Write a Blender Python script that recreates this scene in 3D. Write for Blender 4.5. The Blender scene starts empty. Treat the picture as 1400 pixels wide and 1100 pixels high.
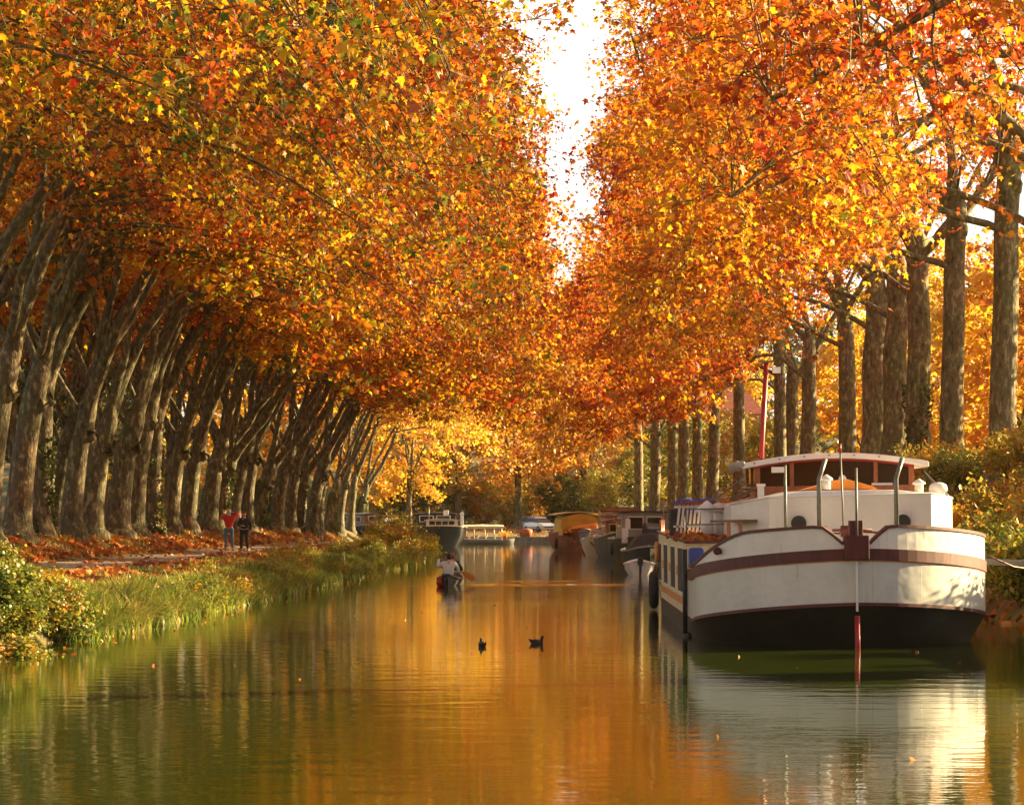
import bpy, bmesh, math, random
import numpy as np
from mathutils import Vector, Matrix
R = math.radians
sc = bpy.context.scene
COL = sc.collection
F = 4200.0          # focal length in pixels of the 1400 px wide frame
CAMZ = 2.1
def X(px, d): return (px - 760) / F * d
def Z(py, d): return CAMZ - (py - 712) / F * d

# ------------------------------------------------------------------ materials
def newmat(name):
    m = bpy.data.materials.new(name); m.use_nodes = True
    nt = m.node_tree; nt.nodes.clear()
    out = nt.nodes.new('ShaderNodeOutputMaterial')
    return m, nt, out
def N(nt, t, **kw):
    n = nt.nodes.new(t)
    for k, v in kw.items():
        if k.startswith('i_'): n.inputs[k[2:].replace('_', ' ')].default_value = v
        else: setattr(n, k, v)
    return n
def ramp(nt, stops, interp='LINEAR'):
    n = nt.nodes.new('ShaderNodeValToRGB'); cr = n.color_ramp; cr.interpolation = interp
    while len(cr.elements) < len(stops): cr.elements.new(0.5)
    for e, (p, c) in zip(cr.elements, stops): e.position = p; e.color = (*c, 1)
    return n
def paint(name, col, rough=0.5, var=0.12, scale=3.0, metal=0.0, bump=0.02, dirt=None):
    """painted / plain surface with slight tone variation, optional streaky wear"""
    m, nt, out = newmat(name); L = nt.links
    b = N(nt, 'ShaderNodeBsdfPrincipled'); b.inputs['Roughness'].default_value = rough; b.inputs['Metallic'].default_value = metal
    tc = N(nt, 'ShaderNodeTexCoord')
    no = N(nt, 'ShaderNodeTexNoise'); no.inputs['Scale'].default_value = scale; no.inputs['Detail'].default_value = 6; no.inputs['Roughness'].default_value = .65
    L.new(tc.outputs['Object'], no.inputs['Vector'])
    c0 = tuple(max(0, c * (1 - var)) for c in col); c1 = tuple(min(1, c * (1 + var)) for c in col)
    r = ramp(nt, [(0.35, c0), (0.65, c1)]); L.new(no.outputs['Fac'], r.inputs['Fac'])
    src = r.outputs['Color']
    if dirt:
        mp = N(nt, 'ShaderNodeMapping'); mp.inputs['Scale'].default_value = (5, 5, .7); L.new(tc.outputs['Object'], mp.inputs['Vector'])
        n2 = N(nt, 'ShaderNodeTexNoise'); n2.inputs['Scale'].default_value = 2.0; n2.inputs['Detail'].default_value = 8; L.new(mp.outputs['Vector'], n2.inputs['Vector'])
        r2 = ramp(nt, [(0.52, (0, 0, 0)), (0.78, (1, 1, 1))]); L.new(n2.outputs['Fac'], r2.inputs['Fac'])
        mx = N(nt, 'ShaderNodeMixRGB'); L.new(r2.outputs['Color'], mx.inputs['Fac']); L.new(src, mx.inputs['Color1']); mx.inputs['Color2'].default_value = (*dirt, 1)
        src = mx.outputs['Color']
    L.new(src, b.inputs['Base Color'])
    if bump:
        bp = N(nt, 'ShaderNodeBump'); bp.inputs['Strength'].default_value = .35; bp.inputs['Distance'].default_value = bump
        L.new(no.outputs['Fac'], bp.inputs['Height']); L.new(bp.outputs['Normal'], b.inputs['Normal'])
    L.new(b.outputs['BSDF'], out.inputs['Surface'])
    return m
def leafmat(name, stops, transl=0.5, clump=0.5, gloss=0.12, val=.85):
    m, nt, out = newmat(name); L = nt.links
    at = N(nt, 'ShaderNodeAttribute', attribute_name='tint')
    tc = N(nt, 'ShaderNodeTexCoord'); oi = N(nt, 'ShaderNodeObjectInfo')
    no = N(nt, 'ShaderNodeTexNoise'); no.inputs['Scale'].default_value = clump; no.inputs['Detail'].default_value = 2
    ad = N(nt, 'ShaderNodeVectorMath', operation='ADD'); L.new(tc.outputs['Object'], ad.inputs[0])
    sm = N(nt, 'ShaderNodeVectorMath', operation='SCALE'); sm.inputs[0].default_value = (37, 91, 53); L.new(oi.outputs['Random'], sm.inputs['Scale']); L.new(sm.outputs['Vector'], ad.inputs[1])
    L.new(ad.outputs['Vector'], no.inputs['Vector'])
    # fac = tint*0.7 + (noise-.5)*1.1 + (rand-.5)*.25 + .15
    a = N(nt, 'ShaderNodeMath', operation='MULTIPLY_ADD'); a.inputs[1].default_value = 0.74; L.new(at.outputs['Fac'], a.inputs[0]); a.inputs[2].default_value = -0.44
    b = N(nt, 'ShaderNodeMath', operation='MULTIPLY_ADD'); b.inputs[1].default_value = 0.95; L.new(no.outputs['Fac'], b.inputs[0]); L.new(a.outputs[0], b.inputs[2])
    c = N(nt, 'ShaderNodeMath', operation='MULTIPLY_ADD'); c.inputs[1].default_value = 0.22; L.new(oi.outputs['Random'], c.inputs[0]); L.new(b.outputs[0], c.inputs[2])
    r = ramp(nt, stops); L.new(c.outputs[0], r.inputs['Fac']); rs = r; r = N(nt, 'ShaderNodeHueSaturation'); r.inputs['Value'].default_value = val; r.inputs['Saturation'].default_value = 1.0; L.new(rs.outputs['Color'], r.inputs['Color'])
    d = N(nt, 'ShaderNodeBsdfDiffuse'); t = N(nt, 'ShaderNodeBsdfTranslucent')
    g = N(nt, 'ShaderNodeBsdfGlossy'); g.inputs['Roughness'].default_value = .5; g.inputs['Color'].default_value = (.9, .85, .75, 1)
    L.new(r.outputs['Color'], d.inputs['Color'])
    gm = N(nt, 'ShaderNodeGamma'); gm.inputs['Gamma'].default_value = .92; L.new(r.outputs['Color'], gm.inputs['Color']); L.new(gm.outputs['Color'], t.inputs['Color'])
    m1 = N(nt, 'ShaderNodeMixShader'); m1.inputs[0].default_value = transl; L.new(d.outputs[0], m1.inputs[1]); L.new(t.outputs[0], m1.inputs[2])
    m2 = N(nt, 'ShaderNodeMixShader'); m2.inputs[0].default_value = gloss * .5; L.new(m1.outputs[0], m2.inputs[1]); L.new(g.outputs[0], m2.inputs[2])
    L.new(m2.outputs[0], out.inputs['Surface'])
    return m
def barkmat(name, dark, mid, light):
    m, nt, out = newmat(name); L = nt.links
    tc = N(nt, 'ShaderNodeTexCoord'); oi = N(nt, 'ShaderNodeObjectInfo')
    ad = N(nt, 'ShaderNodeVectorMath', operation='ADD'); L.new(tc.outputs['Object'], ad.inputs[0])
    sm = N(nt, 'ShaderNodeVectorMath', operation='SCALE'); sm.inputs[0].default_value = (17, 31, 23); L.new(oi.outputs['Random'], sm.inputs['Scale']); L.new(sm.outputs['Vector'], ad.inputs[1])
    mp = N(nt, 'ShaderNodeMapping'); mp.inputs['Scale'].default_value = (2.2, 2.2, .9); L.new(ad.outputs['Vector'], mp.inputs['Vector'])
    no = N(nt, 'ShaderNodeTexNoise'); no.inputs['Scale'].default_value = 3.0; no.inputs['Detail'].default_value = 7; no.inputs['Roughness'].default_value = .68; L.new(mp.outputs['Vector'], no.inputs['Vector'])
    r = ramp(nt, [(.34, dark), (.45, mid), (.54, tuple(c * 1.15 for c in mid)), (.585, light), (.75, light)]); L.new(no.outputs['Fac'], r.inputs['Fac'])
    # reddish / mossy large patches
    n3 = N(nt, 'ShaderNodeTexNoise'); n3.inputs['Scale'].default_value = .55; n3.inputs['Detail'].default_value = 3; L.new(ad.outputs['Vector'], n3.inputs['Vector'])
    r3 = ramp(nt, [(.30, (1.1, .82, .62)), (.42, (1, .97, .9)), (.64, (.75, .92, .62))]); L.new(n3.outputs['Fac'], r3.inputs['Fac'])
    mu = N(nt, 'ShaderNodeMixRGB', blend_type='MULTIPLY'); mu.inputs['Fac'].default_value = .8; L.new(r.outputs['Color'], mu.inputs['Color1']); L.new(r3.outputs['Color'], mu.inputs['Color2'])
    b = N(nt, 'ShaderNodeBsdfPrincipled'); b.inputs['Roughness'].default_value = .85
    L.new(mu.outputs['Color'], b.inputs['Base Color'])
    n2 = N(nt, 'ShaderNodeTexNoise'); n2.inputs['Scale'].default_value = 7; n2.inputs['Detail'].default_value = 8; L.new(mp.outputs['Vector'], n2.inputs['Vector'])
    bp = N(nt, 'ShaderNodeBump'); bp.inputs['Strength'].default_value = .8; bp.inputs['Distance'].default_value = .06; L.new(n2.outputs['Fac'], bp.inputs['Height']); L.new(bp.outputs['Normal'], b.inputs['Normal'])
    L.new(b.outputs[0], out.inputs['Surface'])
    return m

OR = [(0.0, (.05, .09, .010)), (.16, (.16, .19, .012)), (.27, (.78, .50, .015)), (.42, (.80, .36, .010)), (.58, (.74, .20, .008)), (.75, (.52, .09, .008)), (.93, (.42, .025, .008))]
RD = [(0.0, (.16, .15, .012)), (.14, (.76, .48, .015)), (.34, (.80, .34, .010)), (.52, (.75, .20, .008)), (.7, (.58, .10, .008)), (.92, (.40, .035, .008))]
YL = [(0.0, (.30, .32, .02)), (.2, (.82, .58, .03)), (.45, (.88, .55, .03)), (.7, (.85, .38, .025)), (.95, (.62, .18, .02))]
GO = [(0.0, (.38, .30, .03)), (.2, (.80, .50, .04)), (.45, (.80, .40, .03)), (.7, (.70, .24, .02)), (.95, (.50, .10, .015))]
GR = [(0.0, (.05, .09, .012)), (.35, (.12, .18, .02)), (.6, (.30, .30, .03)), (.8, (.55, .42, .04)), (.95, (.60, .18, .02))]
GY = [(0.0, (.12, .17, .02)), (.3, (.34, .36, .03)), (.55, (.62, .50, .05)), (.8, (.70, .36, .04)), (.95, (.6, .12, .02))]
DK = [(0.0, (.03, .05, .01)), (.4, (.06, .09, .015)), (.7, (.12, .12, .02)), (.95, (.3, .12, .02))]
M = {}
M['leaf_left'] = leafmat('plane_leaves_mixed', OR, .60, .28, .07, .88)
M['leaf_right'] = leafmat('plane_leaves_rust', RD, .60, .28, .07, .88)
M['leaf_mixed'] = leafmat('plane_leaves_turning', [(0.0, (.04, .08, .010)), (.22, (.10, .15, .012)), (.34, (.50, .42, .015)), (.46, (.82, .46, .012)), (.6, (.78, .26, .010)), (.76, (.58, .11, .008)), (.93, (.42, .025, .008))], .60, .3, .07, .88)
M['leaf_yellow'] = leafmat('plane_leaves_yellow', YL, .6, .2)
M['leaf_gold'] = leafmat('plane_leaves_gold', GO, .55, .2)
M['leaf_shrub'] = leafmat('shrub_leaves', GY, .45, .9)
M['leaf_green'] = leafmat('green_leaves', GR, .4, .9)
M['leaf_ivy'] = leafmat('ivy_leaves', DK, .2, 1.2, .08)
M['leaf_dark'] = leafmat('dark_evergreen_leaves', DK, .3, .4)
M['litter'] = leafmat('fallen_leaves', [(0, (.5, .32, .05)), (.3, (.62, .24, .03)), (.6, (.55, .12, .02)), (.95, (.3, .06, .015))], .2, .35)
M['grass'] = leafmat('bank_grass', [(0, (.05, .10, .012)), (.4, (.13, .21, .02)), (.65, (.28, .32, .035)), (.95, (.5, .38, .08))], .45, .5, .15)
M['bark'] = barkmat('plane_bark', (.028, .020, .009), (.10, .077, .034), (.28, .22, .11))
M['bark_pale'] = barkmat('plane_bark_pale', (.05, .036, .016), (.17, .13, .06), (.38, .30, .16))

# ------------------------------------------------------------------ mesh helpers
def np_mesh(name, V, Fs, mats=(), tint=None, smooth=False, midx=None):
    """V (n,3); Fs list of (m,k) int arrays"""
    me = bpy.data.meshes.new(name)
    V = np.asarray(V, dtype=np.float32)
    me.vertices.add(len(V)); me.vertices.foreach_set('co', V.ravel())
    tot = sum(f.size for f in Fs); cnt = sum(len(f) for f in Fs)
    me.loops.add(tot); me.polygons.add(cnt)
    me.loops.foreach_set('vertex_index', np.concatenate([f.ravel() for f in Fs]).astype(np.int32))
    sizes = np.concatenate([np.full(len(f), f.shape[1]) for f in Fs]).astype(np.int32)
    st = np.concatenate([[0], np.cumsum(sizes)[:-1]]).astype(np.int32)
    me.polygons.foreach_set('loop_start', st); me.polygons.foreach_set('loop_total', sizes)
    if smooth: me.polygons.foreach_set('use_smooth', np.ones(cnt, dtype=bool))
    for m in mats: me.materials.append(m)
    if midx is not None: me.polygons.foreach_set('material_index', np.asarray(midx, dtype=np.int32))
    me.update(calc_edges=True)
    if tint is not None:
        a = me.attributes.new('tint', 'FLOAT', 'FACE'); a.data.foreach_set('value', np.asarray(tint, dtype=np.float32))
    return me
def link(name, me, parent=None, loc=None, **props):
    o = bpy.data.objects.new(name, me); COL.objects.link(o)
    if parent is not None: o.parent = parent
    if loc is not None: o.location = loc
    for k, v in props.items(): o[k] = v
    return o
def empty(name, loc, label, cat, group=None, rz=0, ry=0, size=.3):
    o = bpy.data.objects.new(name, None); COL.objects.link(o); o.location = loc; o.rotation_euler = (0, ry, rz)
    o.empty_display_size = size
    o['label'] = label; o['category'] = cat
    if group: o['group'] = group
    return o
def tag(o, label, cat, group=None):
    o['label'] = label; o['category'] = cat
    if group: o['group'] = group
    return o
def structure(o): o['kind'] = 'structure'; return o

class MB:
    def __init__(s): s.v = []; s.f = []; s.m = []; s.sm = []
    def add(s, V, Fc, mi=0, smooth=False):
        b = len(s.v); s.v += [tuple(p) for p in V]
        for f in Fc: s.f.append([b + i for i in f]); s.m.append(mi); s.sm.append(smooth)
        return s
    def box(s, c, d, mi=0, rz=0.0, rx=0.0, ry=0.0, taper=1.0):
        hx, hy, hz = d[0] / 2, d[1] / 2, d[2] / 2
        M3 = Matrix.Rotation(rz, 3, 'Z') @ Matrix.Rotation(ry, 3, 'Y') @ Matrix.Rotation(rx, 3, 'X')
        V = []
        for z, k in ((-hz, 1), (hz, taper)):
            for x, y in ((-hx, -hy), (hx, -hy), (hx, hy), (-hx, hy)): V.append(M3 @ Vector((x * k, y * k, z)) + Vector(c))
        return s.add(V, [(3, 2, 1, 0), (4, 5, 6, 7), (0, 1, 5, 4), (1, 2, 6, 5), (2, 3, 7, 6), (3, 0, 4, 7)], mi)
    def tube(s, pts, r, k=8, mi=0, cap=True, smooth=True):
        pts = [Vector(p) for p in pts]; n = len(pts)
        rs = r if isinstance(r, (list, tuple)) else [r] * n
        V = []; up = Vector((0, 0, 1)); u = None
        for i in range(n):
            t = (pts[min(i + 1, n - 1)] - pts[max(i - 1, 0)]).normalized()
            if u is None: u = t.cross(up if abs(t.z) < .9 else Vector((1, 0, 0))).normalized()
            else: u = (u - t * u.dot(t)).normalized()
            w = t.cross(u)
            for j in range(k):
                a = 2 * math.pi * j / k; V.append(pts[i] + (u * math.cos(a) + w * math.sin(a)) * rs[i])
        Fc = [(i * k + j, i * k + (j + 1) % k, (i + 1) * k + (j + 1) % k, (i + 1) * k + j) for i in range(n - 1) for j in range(k)]
        s.add(V, Fc, mi, smooth)
        if cap:
            b = len(s.v) - len(V)
            s.f.append([b + j for j in range(k)][::-1]); s.m.append(mi); s.sm.append(False)
            s.f.append([b + (n - 1) * k + j for j in range(k)]); s.m.append(mi); s.sm.append(False)
        return s
    def lathe(s, c, prof, k=16, mi=0, axis='Z', smooth=True):
        V = []
        for r, h in prof:
            for j in range(k):
                a = 2 * math.pi * j / k; p = (r * math.cos(a), r * math.sin(a), h)
                if axis == 'Y': p = (p[0], p[2], p[1])
                if axis == 'X': p = (p[2], p[0], p[1])
                V.append(Vector(c) + Vector(p))
        n = len(prof)
        Fc = [(i * k + j, i * k + (j + 1) % k, (i + 1) * k + (j + 1) % k, (i + 1) * k + j) for i in range(n - 1) for j in range(k)]
        s.add(V, Fc, mi, smooth)
        b = len(s.v) - len(V)
        s.f.append([b + j for j in range(k)][::-1]); s.m.append(mi); s.sm.append(False)
        s.f.append([b + (n - 1) * k + j for j in range(k)]); s.m.append(mi); s.sm.append(False)
        return s
    def loft(s, secs, mi=0, closed=True, cap=True, smooth=False):
        """secs: list of equal length point lists"""
        k = len(secs[0]); V = [p for q in secs for p in q]; n = len(secs)
        rng = range(k) if closed else range(k - 1)
        Fc = [(i * k + j, i * k + (j + 1) % k, (i + 1) * k + (j + 1) % k, (i + 1) * k + j) for i in range(n - 1) for j in rng]
        s.add(V, Fc, mi, smooth)
        if cap and closed:
            b = len(s.v) - len(V)
            s.f.append([b + j for j in range(k)][::-1]); s.m.append(mi); s.sm.append(False)
            s.f.append([b + (n - 1) * k + j for j in range(k)]); s.m.append(mi); s.sm.append(False)
        return s
    def prism(s, poly, y0, y1, mi=0):
        """poly in XZ, extruded along Y"""
        return s.loft([[(x, y0, z) for x, z in poly], [(x, y1, z) for x, z in poly]], mi)
    def plan(s, poly, z0, z1, mi=0):
        return s.loft([[(x, y, z0) for x, y in poly], [(x, y, z1) for x, y in poly]], mi)
    def build(s, name, mats, parent=None, loc=None, bevel=0, **props):
        me = bpy.data.meshes.new(name)
        me.from_pydata([tuple(p) for p in s.v], [], s.f)
        if not isinstance(mats, (list, tuple)): mats = [mats]
        for m in mats: me.materials.append(m)
        me.polygons.foreach_set('material_index', s.m); me.polygons.foreach_set('use_smooth', s.sm)
        bm = bmesh.new(); bm.from_mesh(me); bmesh.ops.recalc_face_normals(bm, faces=bm.faces); bm.to_mesh(me); bm.free()
        me.update()
        o = link(name, me, parent, loc, **props)
        if bevel:
            b = o.modifiers.new('bevel', 'BEVEL'); b.width = bevel; b.segments = 2; b.limit_method = 'ANGLE'; b.angle_limit = R(40)
        return o

# leaves ------------------------------------------------------------
def leaf_shape(lod):
    if lod == 0:      # five lobed leaf, centre fan, drooping tips
        P = [(0, -.05, 0)]
        ang = [-90, -35, -12, 18, 48, 70, 90, 110, 132, 162, 192, 215]
        rad = [.42, .62, .42, .95, .5, .68, 1.12, .68, .5, .95, .42, .62]
        for a, r in zip(ang, rad):
            x = r * math.cos(R(a)) * .5; y = (r * math.sin(R(a)) + .25) * .5
            P.append((x, y, -.28 * (x * x + y * y) * 1.3))
        n = len(ang)
        T = [(0, 1 + i, 1 + (i + 1) % n) for i in range(n)]
        return np.array(P), np.array(T)
    if lod == 1:      # folded six point leaf
        P = [(0, -.5, 0), (.5, -.05, -.12), (.3, .35, -.1), (0, .62, -.05), (-.3, .35, -.1), (-.5, -.05, -.12)]
        T = [(0, 1, 3), (0, 3, 5)]
        P = [(0, -.45, 0), (.5, .05, -.14), (0, .6, -.04), (-.5, .05, -.14)]
        return np.array(P), np.array([(0, 1, 2), (0, 2, 3)])
    # small oval leaf
    return np.array([(0, -.5, 0), (.28, 0, -.08), (0, .5, 0), (-.28, 0, -.08)]), np.array([(0, 1, 2), (0, 2, 3)])
def leaf_arrays(C, rng, size, lod, droop=.5, tint=None):
    n = len(C); P, T = leaf_shape(lod)
    yaw = rng.uniform(0, 2 * np.pi, n); pitch = -np.abs(rng.normal(droop, .55, n)); roll = rng.normal(0, .6, n)
    s = size * np.clip(rng.lognormal(-.06, .30, n), .42, 1.75)
    cy, sy, cp, sp, cr, sr = np.cos(yaw), np.sin(yaw), np.cos(pitch), np.sin(pitch), np.cos(roll), np.sin(roll)
    P = P[None] * s[:, None, None]
    x, y, z = P[..., 0], P[..., 1], P[..., 2]
    x, z = x * cr[:, None] + z * sr[:, None], -x * sr[:, None] + z * cr[:, None]
    y, z = y * cp[:, None] - z * sp[:, None], y * sp[:, None] + z * cp[:, None]
    x, y = x * cy[:, None] - y * sy[:, None], x * sy[:, None] + y * cy[:, None]
    V = np.stack([x, y, z], -1) + C[:, None, :]
    k = P.shape[1]
    Fc = (T[None] + (np.arange(n) * k)[:, None, None]).reshape(-1, 3)
    t = rng.uniform(0, 1, n) if tint is None else tint
    return V.reshape(-1, 3), Fc, np.repeat(t, len(T))
def leaf_mesh(name, C, rng, size, lod, mat, droop=.5, tint=None):
    V, Fc, t = leaf_arrays(np.asarray(C, dtype=float), rng, size, lod, droop, tint)
    return np_mesh(name, V, [Fc], [mat], t)

class Tubes:
    def __init__(s): s.V = []; s.F = []; s.n = 0
    def add(s, pts, rad, k=6):
        pts = np.asarray(pts, float); n = len(pts); rad = np.asarray(rad, float)
        t = np.gradient(pts, axis=0); t /= np.linalg.norm(t, axis=1)[:, None] + 1e-9
        ref = np.array([0, 1., 0]) if abs(t[0][1]) < .8 else np.array([1., 0, 0])
        u = np.cross(t, ref); u /= np.linalg.norm(u, axis=1)[:, None] + 1e-9
        w = np.cross(t, u); a = np.arange(k) * 2 * np.pi / k
        V = pts[:, None, :] + rad[:, None, None] * (u[:, None, :] * np.cos(a)[None, :, None] + w[:, None, :] * np.sin(a)[None, :, None])
        i = np.arange(n - 1)[:, None] * k; j = np.arange(k)[None]; j2 = (j + 1) % k
        Fc = np.stack([i + j, i + j2, i + k + j2, i + k + j], -1).reshape(-1, 4) + s.n
        s.V.append(V.reshape(-1, 3)); s.F.append(Fc); s.n += n * k
    def mesh(s, name, mat): return np_mesh(name, np.concatenate(s.V), [np.concatenate(s.F)], [mat], smooth=True)

def spline(P, n):
    P = np.asarray(P, float); m = len(P)
    t = np.linspace(0, m - 1, n); out = []
    for q in t:
        i = min(int(q), m - 2); f = q - i
        p0 = P[max(i - 1, 0)]; p1 = P[i]; p2 = P[i + 1]; p3 = P[min(i + 2, m - 1)]
        out.append(.5 * ((2 * p1) + (-p0 + p2) * f + (2 * p0 - 5 * p1 + 4 * p2 - p3) * f * f + (-p0 + 3 * p1 - 3 * p2 + p3) * f ** 3))
    return np.array(out)

def tree_variant(name, seed, kind, lod, bark, leaf, nb=150, leafsize=.21, per=6, ivy=False):
    rng = np.random.default_rng(seed)
    T = Tubes(); r0 = {'left': .41, 'right': .47, 'round': .34, 'bushy': .16}[kind] * rng.uniform(.9, 1.1)
    if kind == 'left':
        fh = rng.uniform(3.6, 5.8); lean = rng.uniform(.2, 1.2); top = 22.
        limbs = [[(lean * .6, 0, fh - .5), (2.6, rng.uniform(-1, 1), fh + 4.2), (5.8, rng.uniform(-2, 2), fh + 8.8), (10.5, rng.uniform(-2, 2), fh + 12.6)],
                 [(lean * .6, 0, fh - .3), (1.3, rng.uniform(-1, 1), fh + 4.5), (2.2, rng.uniform(-2, 2), fh + 11), (3.5, rng.uniform(-2, 2), 21)],
                 [(lean * .6, 0, fh - .6), (-1.5, rng.uniform(-1, 1), fh + 4), (-2.8, rng.uniform(-2, 2), fh + 10), (-4, rng.uniform(-1, 1), 18)],
                 [(lean * .7, 0, fh + .4), (2.3, rng.uniform(-1.5, 1.5), fh + 4.0), (5.6, rng.uniform(-2, 2), fh + 8.0), (10.5, rng.uniform(-2, 2), fh + 10.6)]]
        lr = [.29, .22, .15, .18]
        def env():
            while 1:
                x = rng.uniform(-6, 16.6); z = rng.uniform(6.2, 23.); y = rng.uniform(-3.9, 3.9)
                zt = 22.5 - .030 * max(0, x - 5) ** 2 * 1.35 - .25 * max(0, -x) ** 1.3
                zb = 9.9 - .24 * max(0, x - 2.5) + (.5 * abs(min(0, x)))
                inner = 16.3 - .08 * abs(z - 13)
                if zb < z < zt and x < inner:
                    # keep the interior airy: most boughs in the outer shell
                    q = min((z - zb) / 2.5, (zt - z) / 3.0, (inner - x) / 3.0)
                    if q < 1 or rng.uniform() < .42: return np.array([x, y, z])
    elif kind == 'right':
        fh = rng.uniform(8.0, 10.2); lean = rng.uniform(-.5, .5); top = 16.5
        limbs = [[(lean, 0, fh - .4), (2.2, rng.uniform(-1, 1), fh + 2.6), (6, rng.uniform(-2, 2), fh + 4.6), (10.5, rng.uniform(-2, 2), fh + 4.6)],
                 [(lean, 0, fh - .3), (.6, rng.uniform(-1, 1), fh + 3), (1.2, rng.uniform(-2, 2), 15.5)],
                 [(lean, 0, fh - .8), (-1.8, rng.uniform(-1, 1), fh + 2.2), (-4, rng.uniform(-2, 2), fh + 5)],
                 [(lean * .8, 0, fh - 2.2), (2.8, rng.uniform(-1.5, 1.5), fh - .6), (6.5, rng.uniform(-2, 2), fh - 1.4), (10.5, rng.uniform(-2, 2), fh - 3.4)]]
        lr = [.29, .31, .24, .15]
        def env():
            while 1:
                x = rng.uniform(-5, 12.4); z = rng.uniform(3.6, 17.); y = rng.uniform(-4.6, 4.6)
                zt = 17.2 - .03 * max(0, x - 4) ** 2 * 1.2 - .3 * max(0, -x)
                zb = 10.4 - 1.15 * min(5.0, max(0, x - .8)) + .2 * max(0, -x)
                inner = 12.2 - .05 * abs(z - 9)
                if zb < z < zt and x < inner:
                    q = min((z - zb) / 2.5, (zt - z) / 3.0, (inner - x) / 3.0)
                    if x < 5 and rng.uniform() < .72: continue
                    if q < 1 or rng.uniform() < .42: return np.array([x, y, z])
    elif kind == 'round':
        fh = rng.uniform(4, 6); lean = 0; top = 18
        limbs = [[(0, 0, fh - .3), (1.5 * math.cos(a), 1.5 * math.sin(a), fh + 3), (3.6 * math.cos(a), 3.6 * math.sin(a), fh + 8)] for a in (.3, 2.2, 4.4)] + [[(0, 0, fh - .4), (.3, 0, fh + 5), (0, .4, 17)]]
        lr = [.2, .18, .18, .22]
        def env():
            while 1:
                p = rng.normal(0, 1, 3); p /= np.linalg.norm(p); p *= rng.uniform(.35, 1) ** .5
                x, y, z = p[0] * 6.2, p[1] * 6.2, 10.8 + p[2] * 8.2
                if z > 3.0: return np.array([x, y, z])
    else:
        fh = 1.6; lean = 0; top = 10
        limbs = [[(0, 0, fh - .2), (1.2 * math.cos(a), 1.2 * math.sin(a), fh + 2.2), (2.8 * math.cos(a), 2.8 * math.sin(a), fh + 5.6)] for a in (.3, 1.9, 3.4, 5)]
        lr = [.1] * 4
        def env():
            while 1:
                p = rng.normal(0, 1, 3); p /= np.linalg.norm(p); p *= rng.uniform(.3, 1) ** .5
                x, y, z = p[0] * 4.4, p[1] * 4.4, 5.4 + p[2] * 5.4
                if z > .5: return np.array([x, y, z])
    # trunk with root flare and slight waviness
    hs = np.array([-.6, 0, .25, .7, 1.5, 2.6, fh * .5 + .9, fh * .8, fh, fh + .7]) if kind != 'bushy' else np.array([-.3, 0, .3, .7, 1.1, 1.4, 1.6, 1.9])
    hs = np.sort(hs); fl = 1 + .75 * np.exp(-np.maximum(hs, 0) / .38) * (1 if kind != 'bushy' else .3)
    wob = rng.normal(0, .045, (len(hs), 2)) * (r0 / .5); wob[:2] = 0
    px = lean * .75 * (np.clip(hs, 0, 99) / fh) ** 2
    rad = r0 * fl * (1 - .16 * np.clip(hs / fh, 0, 1)); rad[-2] *= 1.0; rad[-1] *= .04
    tp = np.stack([px + wob[:, 0], wob[:, 1], hs], 1)
    T.add(spline(tp, 22), np.interp(np.linspace(0, len(hs) - 1, 22), np.arange(len(hs)), rad), 14)
    nodes = []; nrad = []
    for L_, r_ in zip(limbs, lr):
        L2 = [np.array(p, float) + rng.normal(0, .35, 3) * (i > 0) for i, p in enumerate(L_)]
        L2.insert(0, np.array([px[-2] if kind != 'bushy' else 0, 0, L_[0][2] - .5]))
        pts = spline(L2, 20) + rng.normal(0, .05, (20, 3)); rr = np.linspace(r_, r_ * .28, 20); rr[:3] *= [1.25, 1.2, 1.08]
        T.add(pts, rr, 9)
        nodes.append(pts[4:]); nrad.append(rr[4:])
    nodes = np.concatenate(nodes); nrad = np.concatenate(nrad)
    C = []; tw = []
    for b in range(nb):
        c = env()
        dd = np.linalg.norm(nodes - c, axis=1) + .25 * np.maximum(0, nodes[:, 2] - c[2])
        i = int(np.argmin(dd * rng.uniform(.85, 1.15, len(dd))))
        a = nodes[i]; L_ = np.linalg.norm(c - a)
        mid = (a + c) / 2 + np.array([0, 0, .16 * L_]) + rng.normal(0, .08 * L_, 3)
        pts = spline([a, mid, c], 7); r_ = min(nrad[i] * .5, .018 + .008 * L_)
        T.add(pts, np.linspace(r_, .009, 7), 5)
        for t in range(7):
            d = rng.normal(0, 1, 3); d[2] = d[2] * .45 - .05; d /= np.linalg.norm(d)
            tl = rng.uniform(.5, 1.35) * (1 if kind != 'bushy' else .8)
            st = pts[rng.integers(3, 7)]
            e = st + d * tl + np.array([0, 0, -.12 * tl]); 
            if t < 4 or lod == 0: T.add(np.array([st, (st + e) / 2 + [0, 0, .08], e]), [.014, .010, .005], 3)
            tpos = rng.uniform(.15, 1.12, per)
            base = st + (e - st) * tpos[:, None]
            tm = rng.uniform(.12, .88); C.append(base + rng.normal(0, .14, (per, 3))); tw.append(np.clip(rng.normal(tm, .16, per), 0, 1))
            C.append(base[: per // 2 + 1] + rng.normal(0, .3, (per // 2 + 1, 3))); tw.append(np.clip(rng.normal(tm, .25, per // 2 + 1), 0, 1))
    C = np.concatenate(C); tw = np.concatenate(tw)
    crown = leaf_mesh(name + '_crown', C, rng, leafsize, lod, leaf, .5, tw)
    trunk = T.mesh(name + '_trunk', bark)
    iv = None
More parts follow.
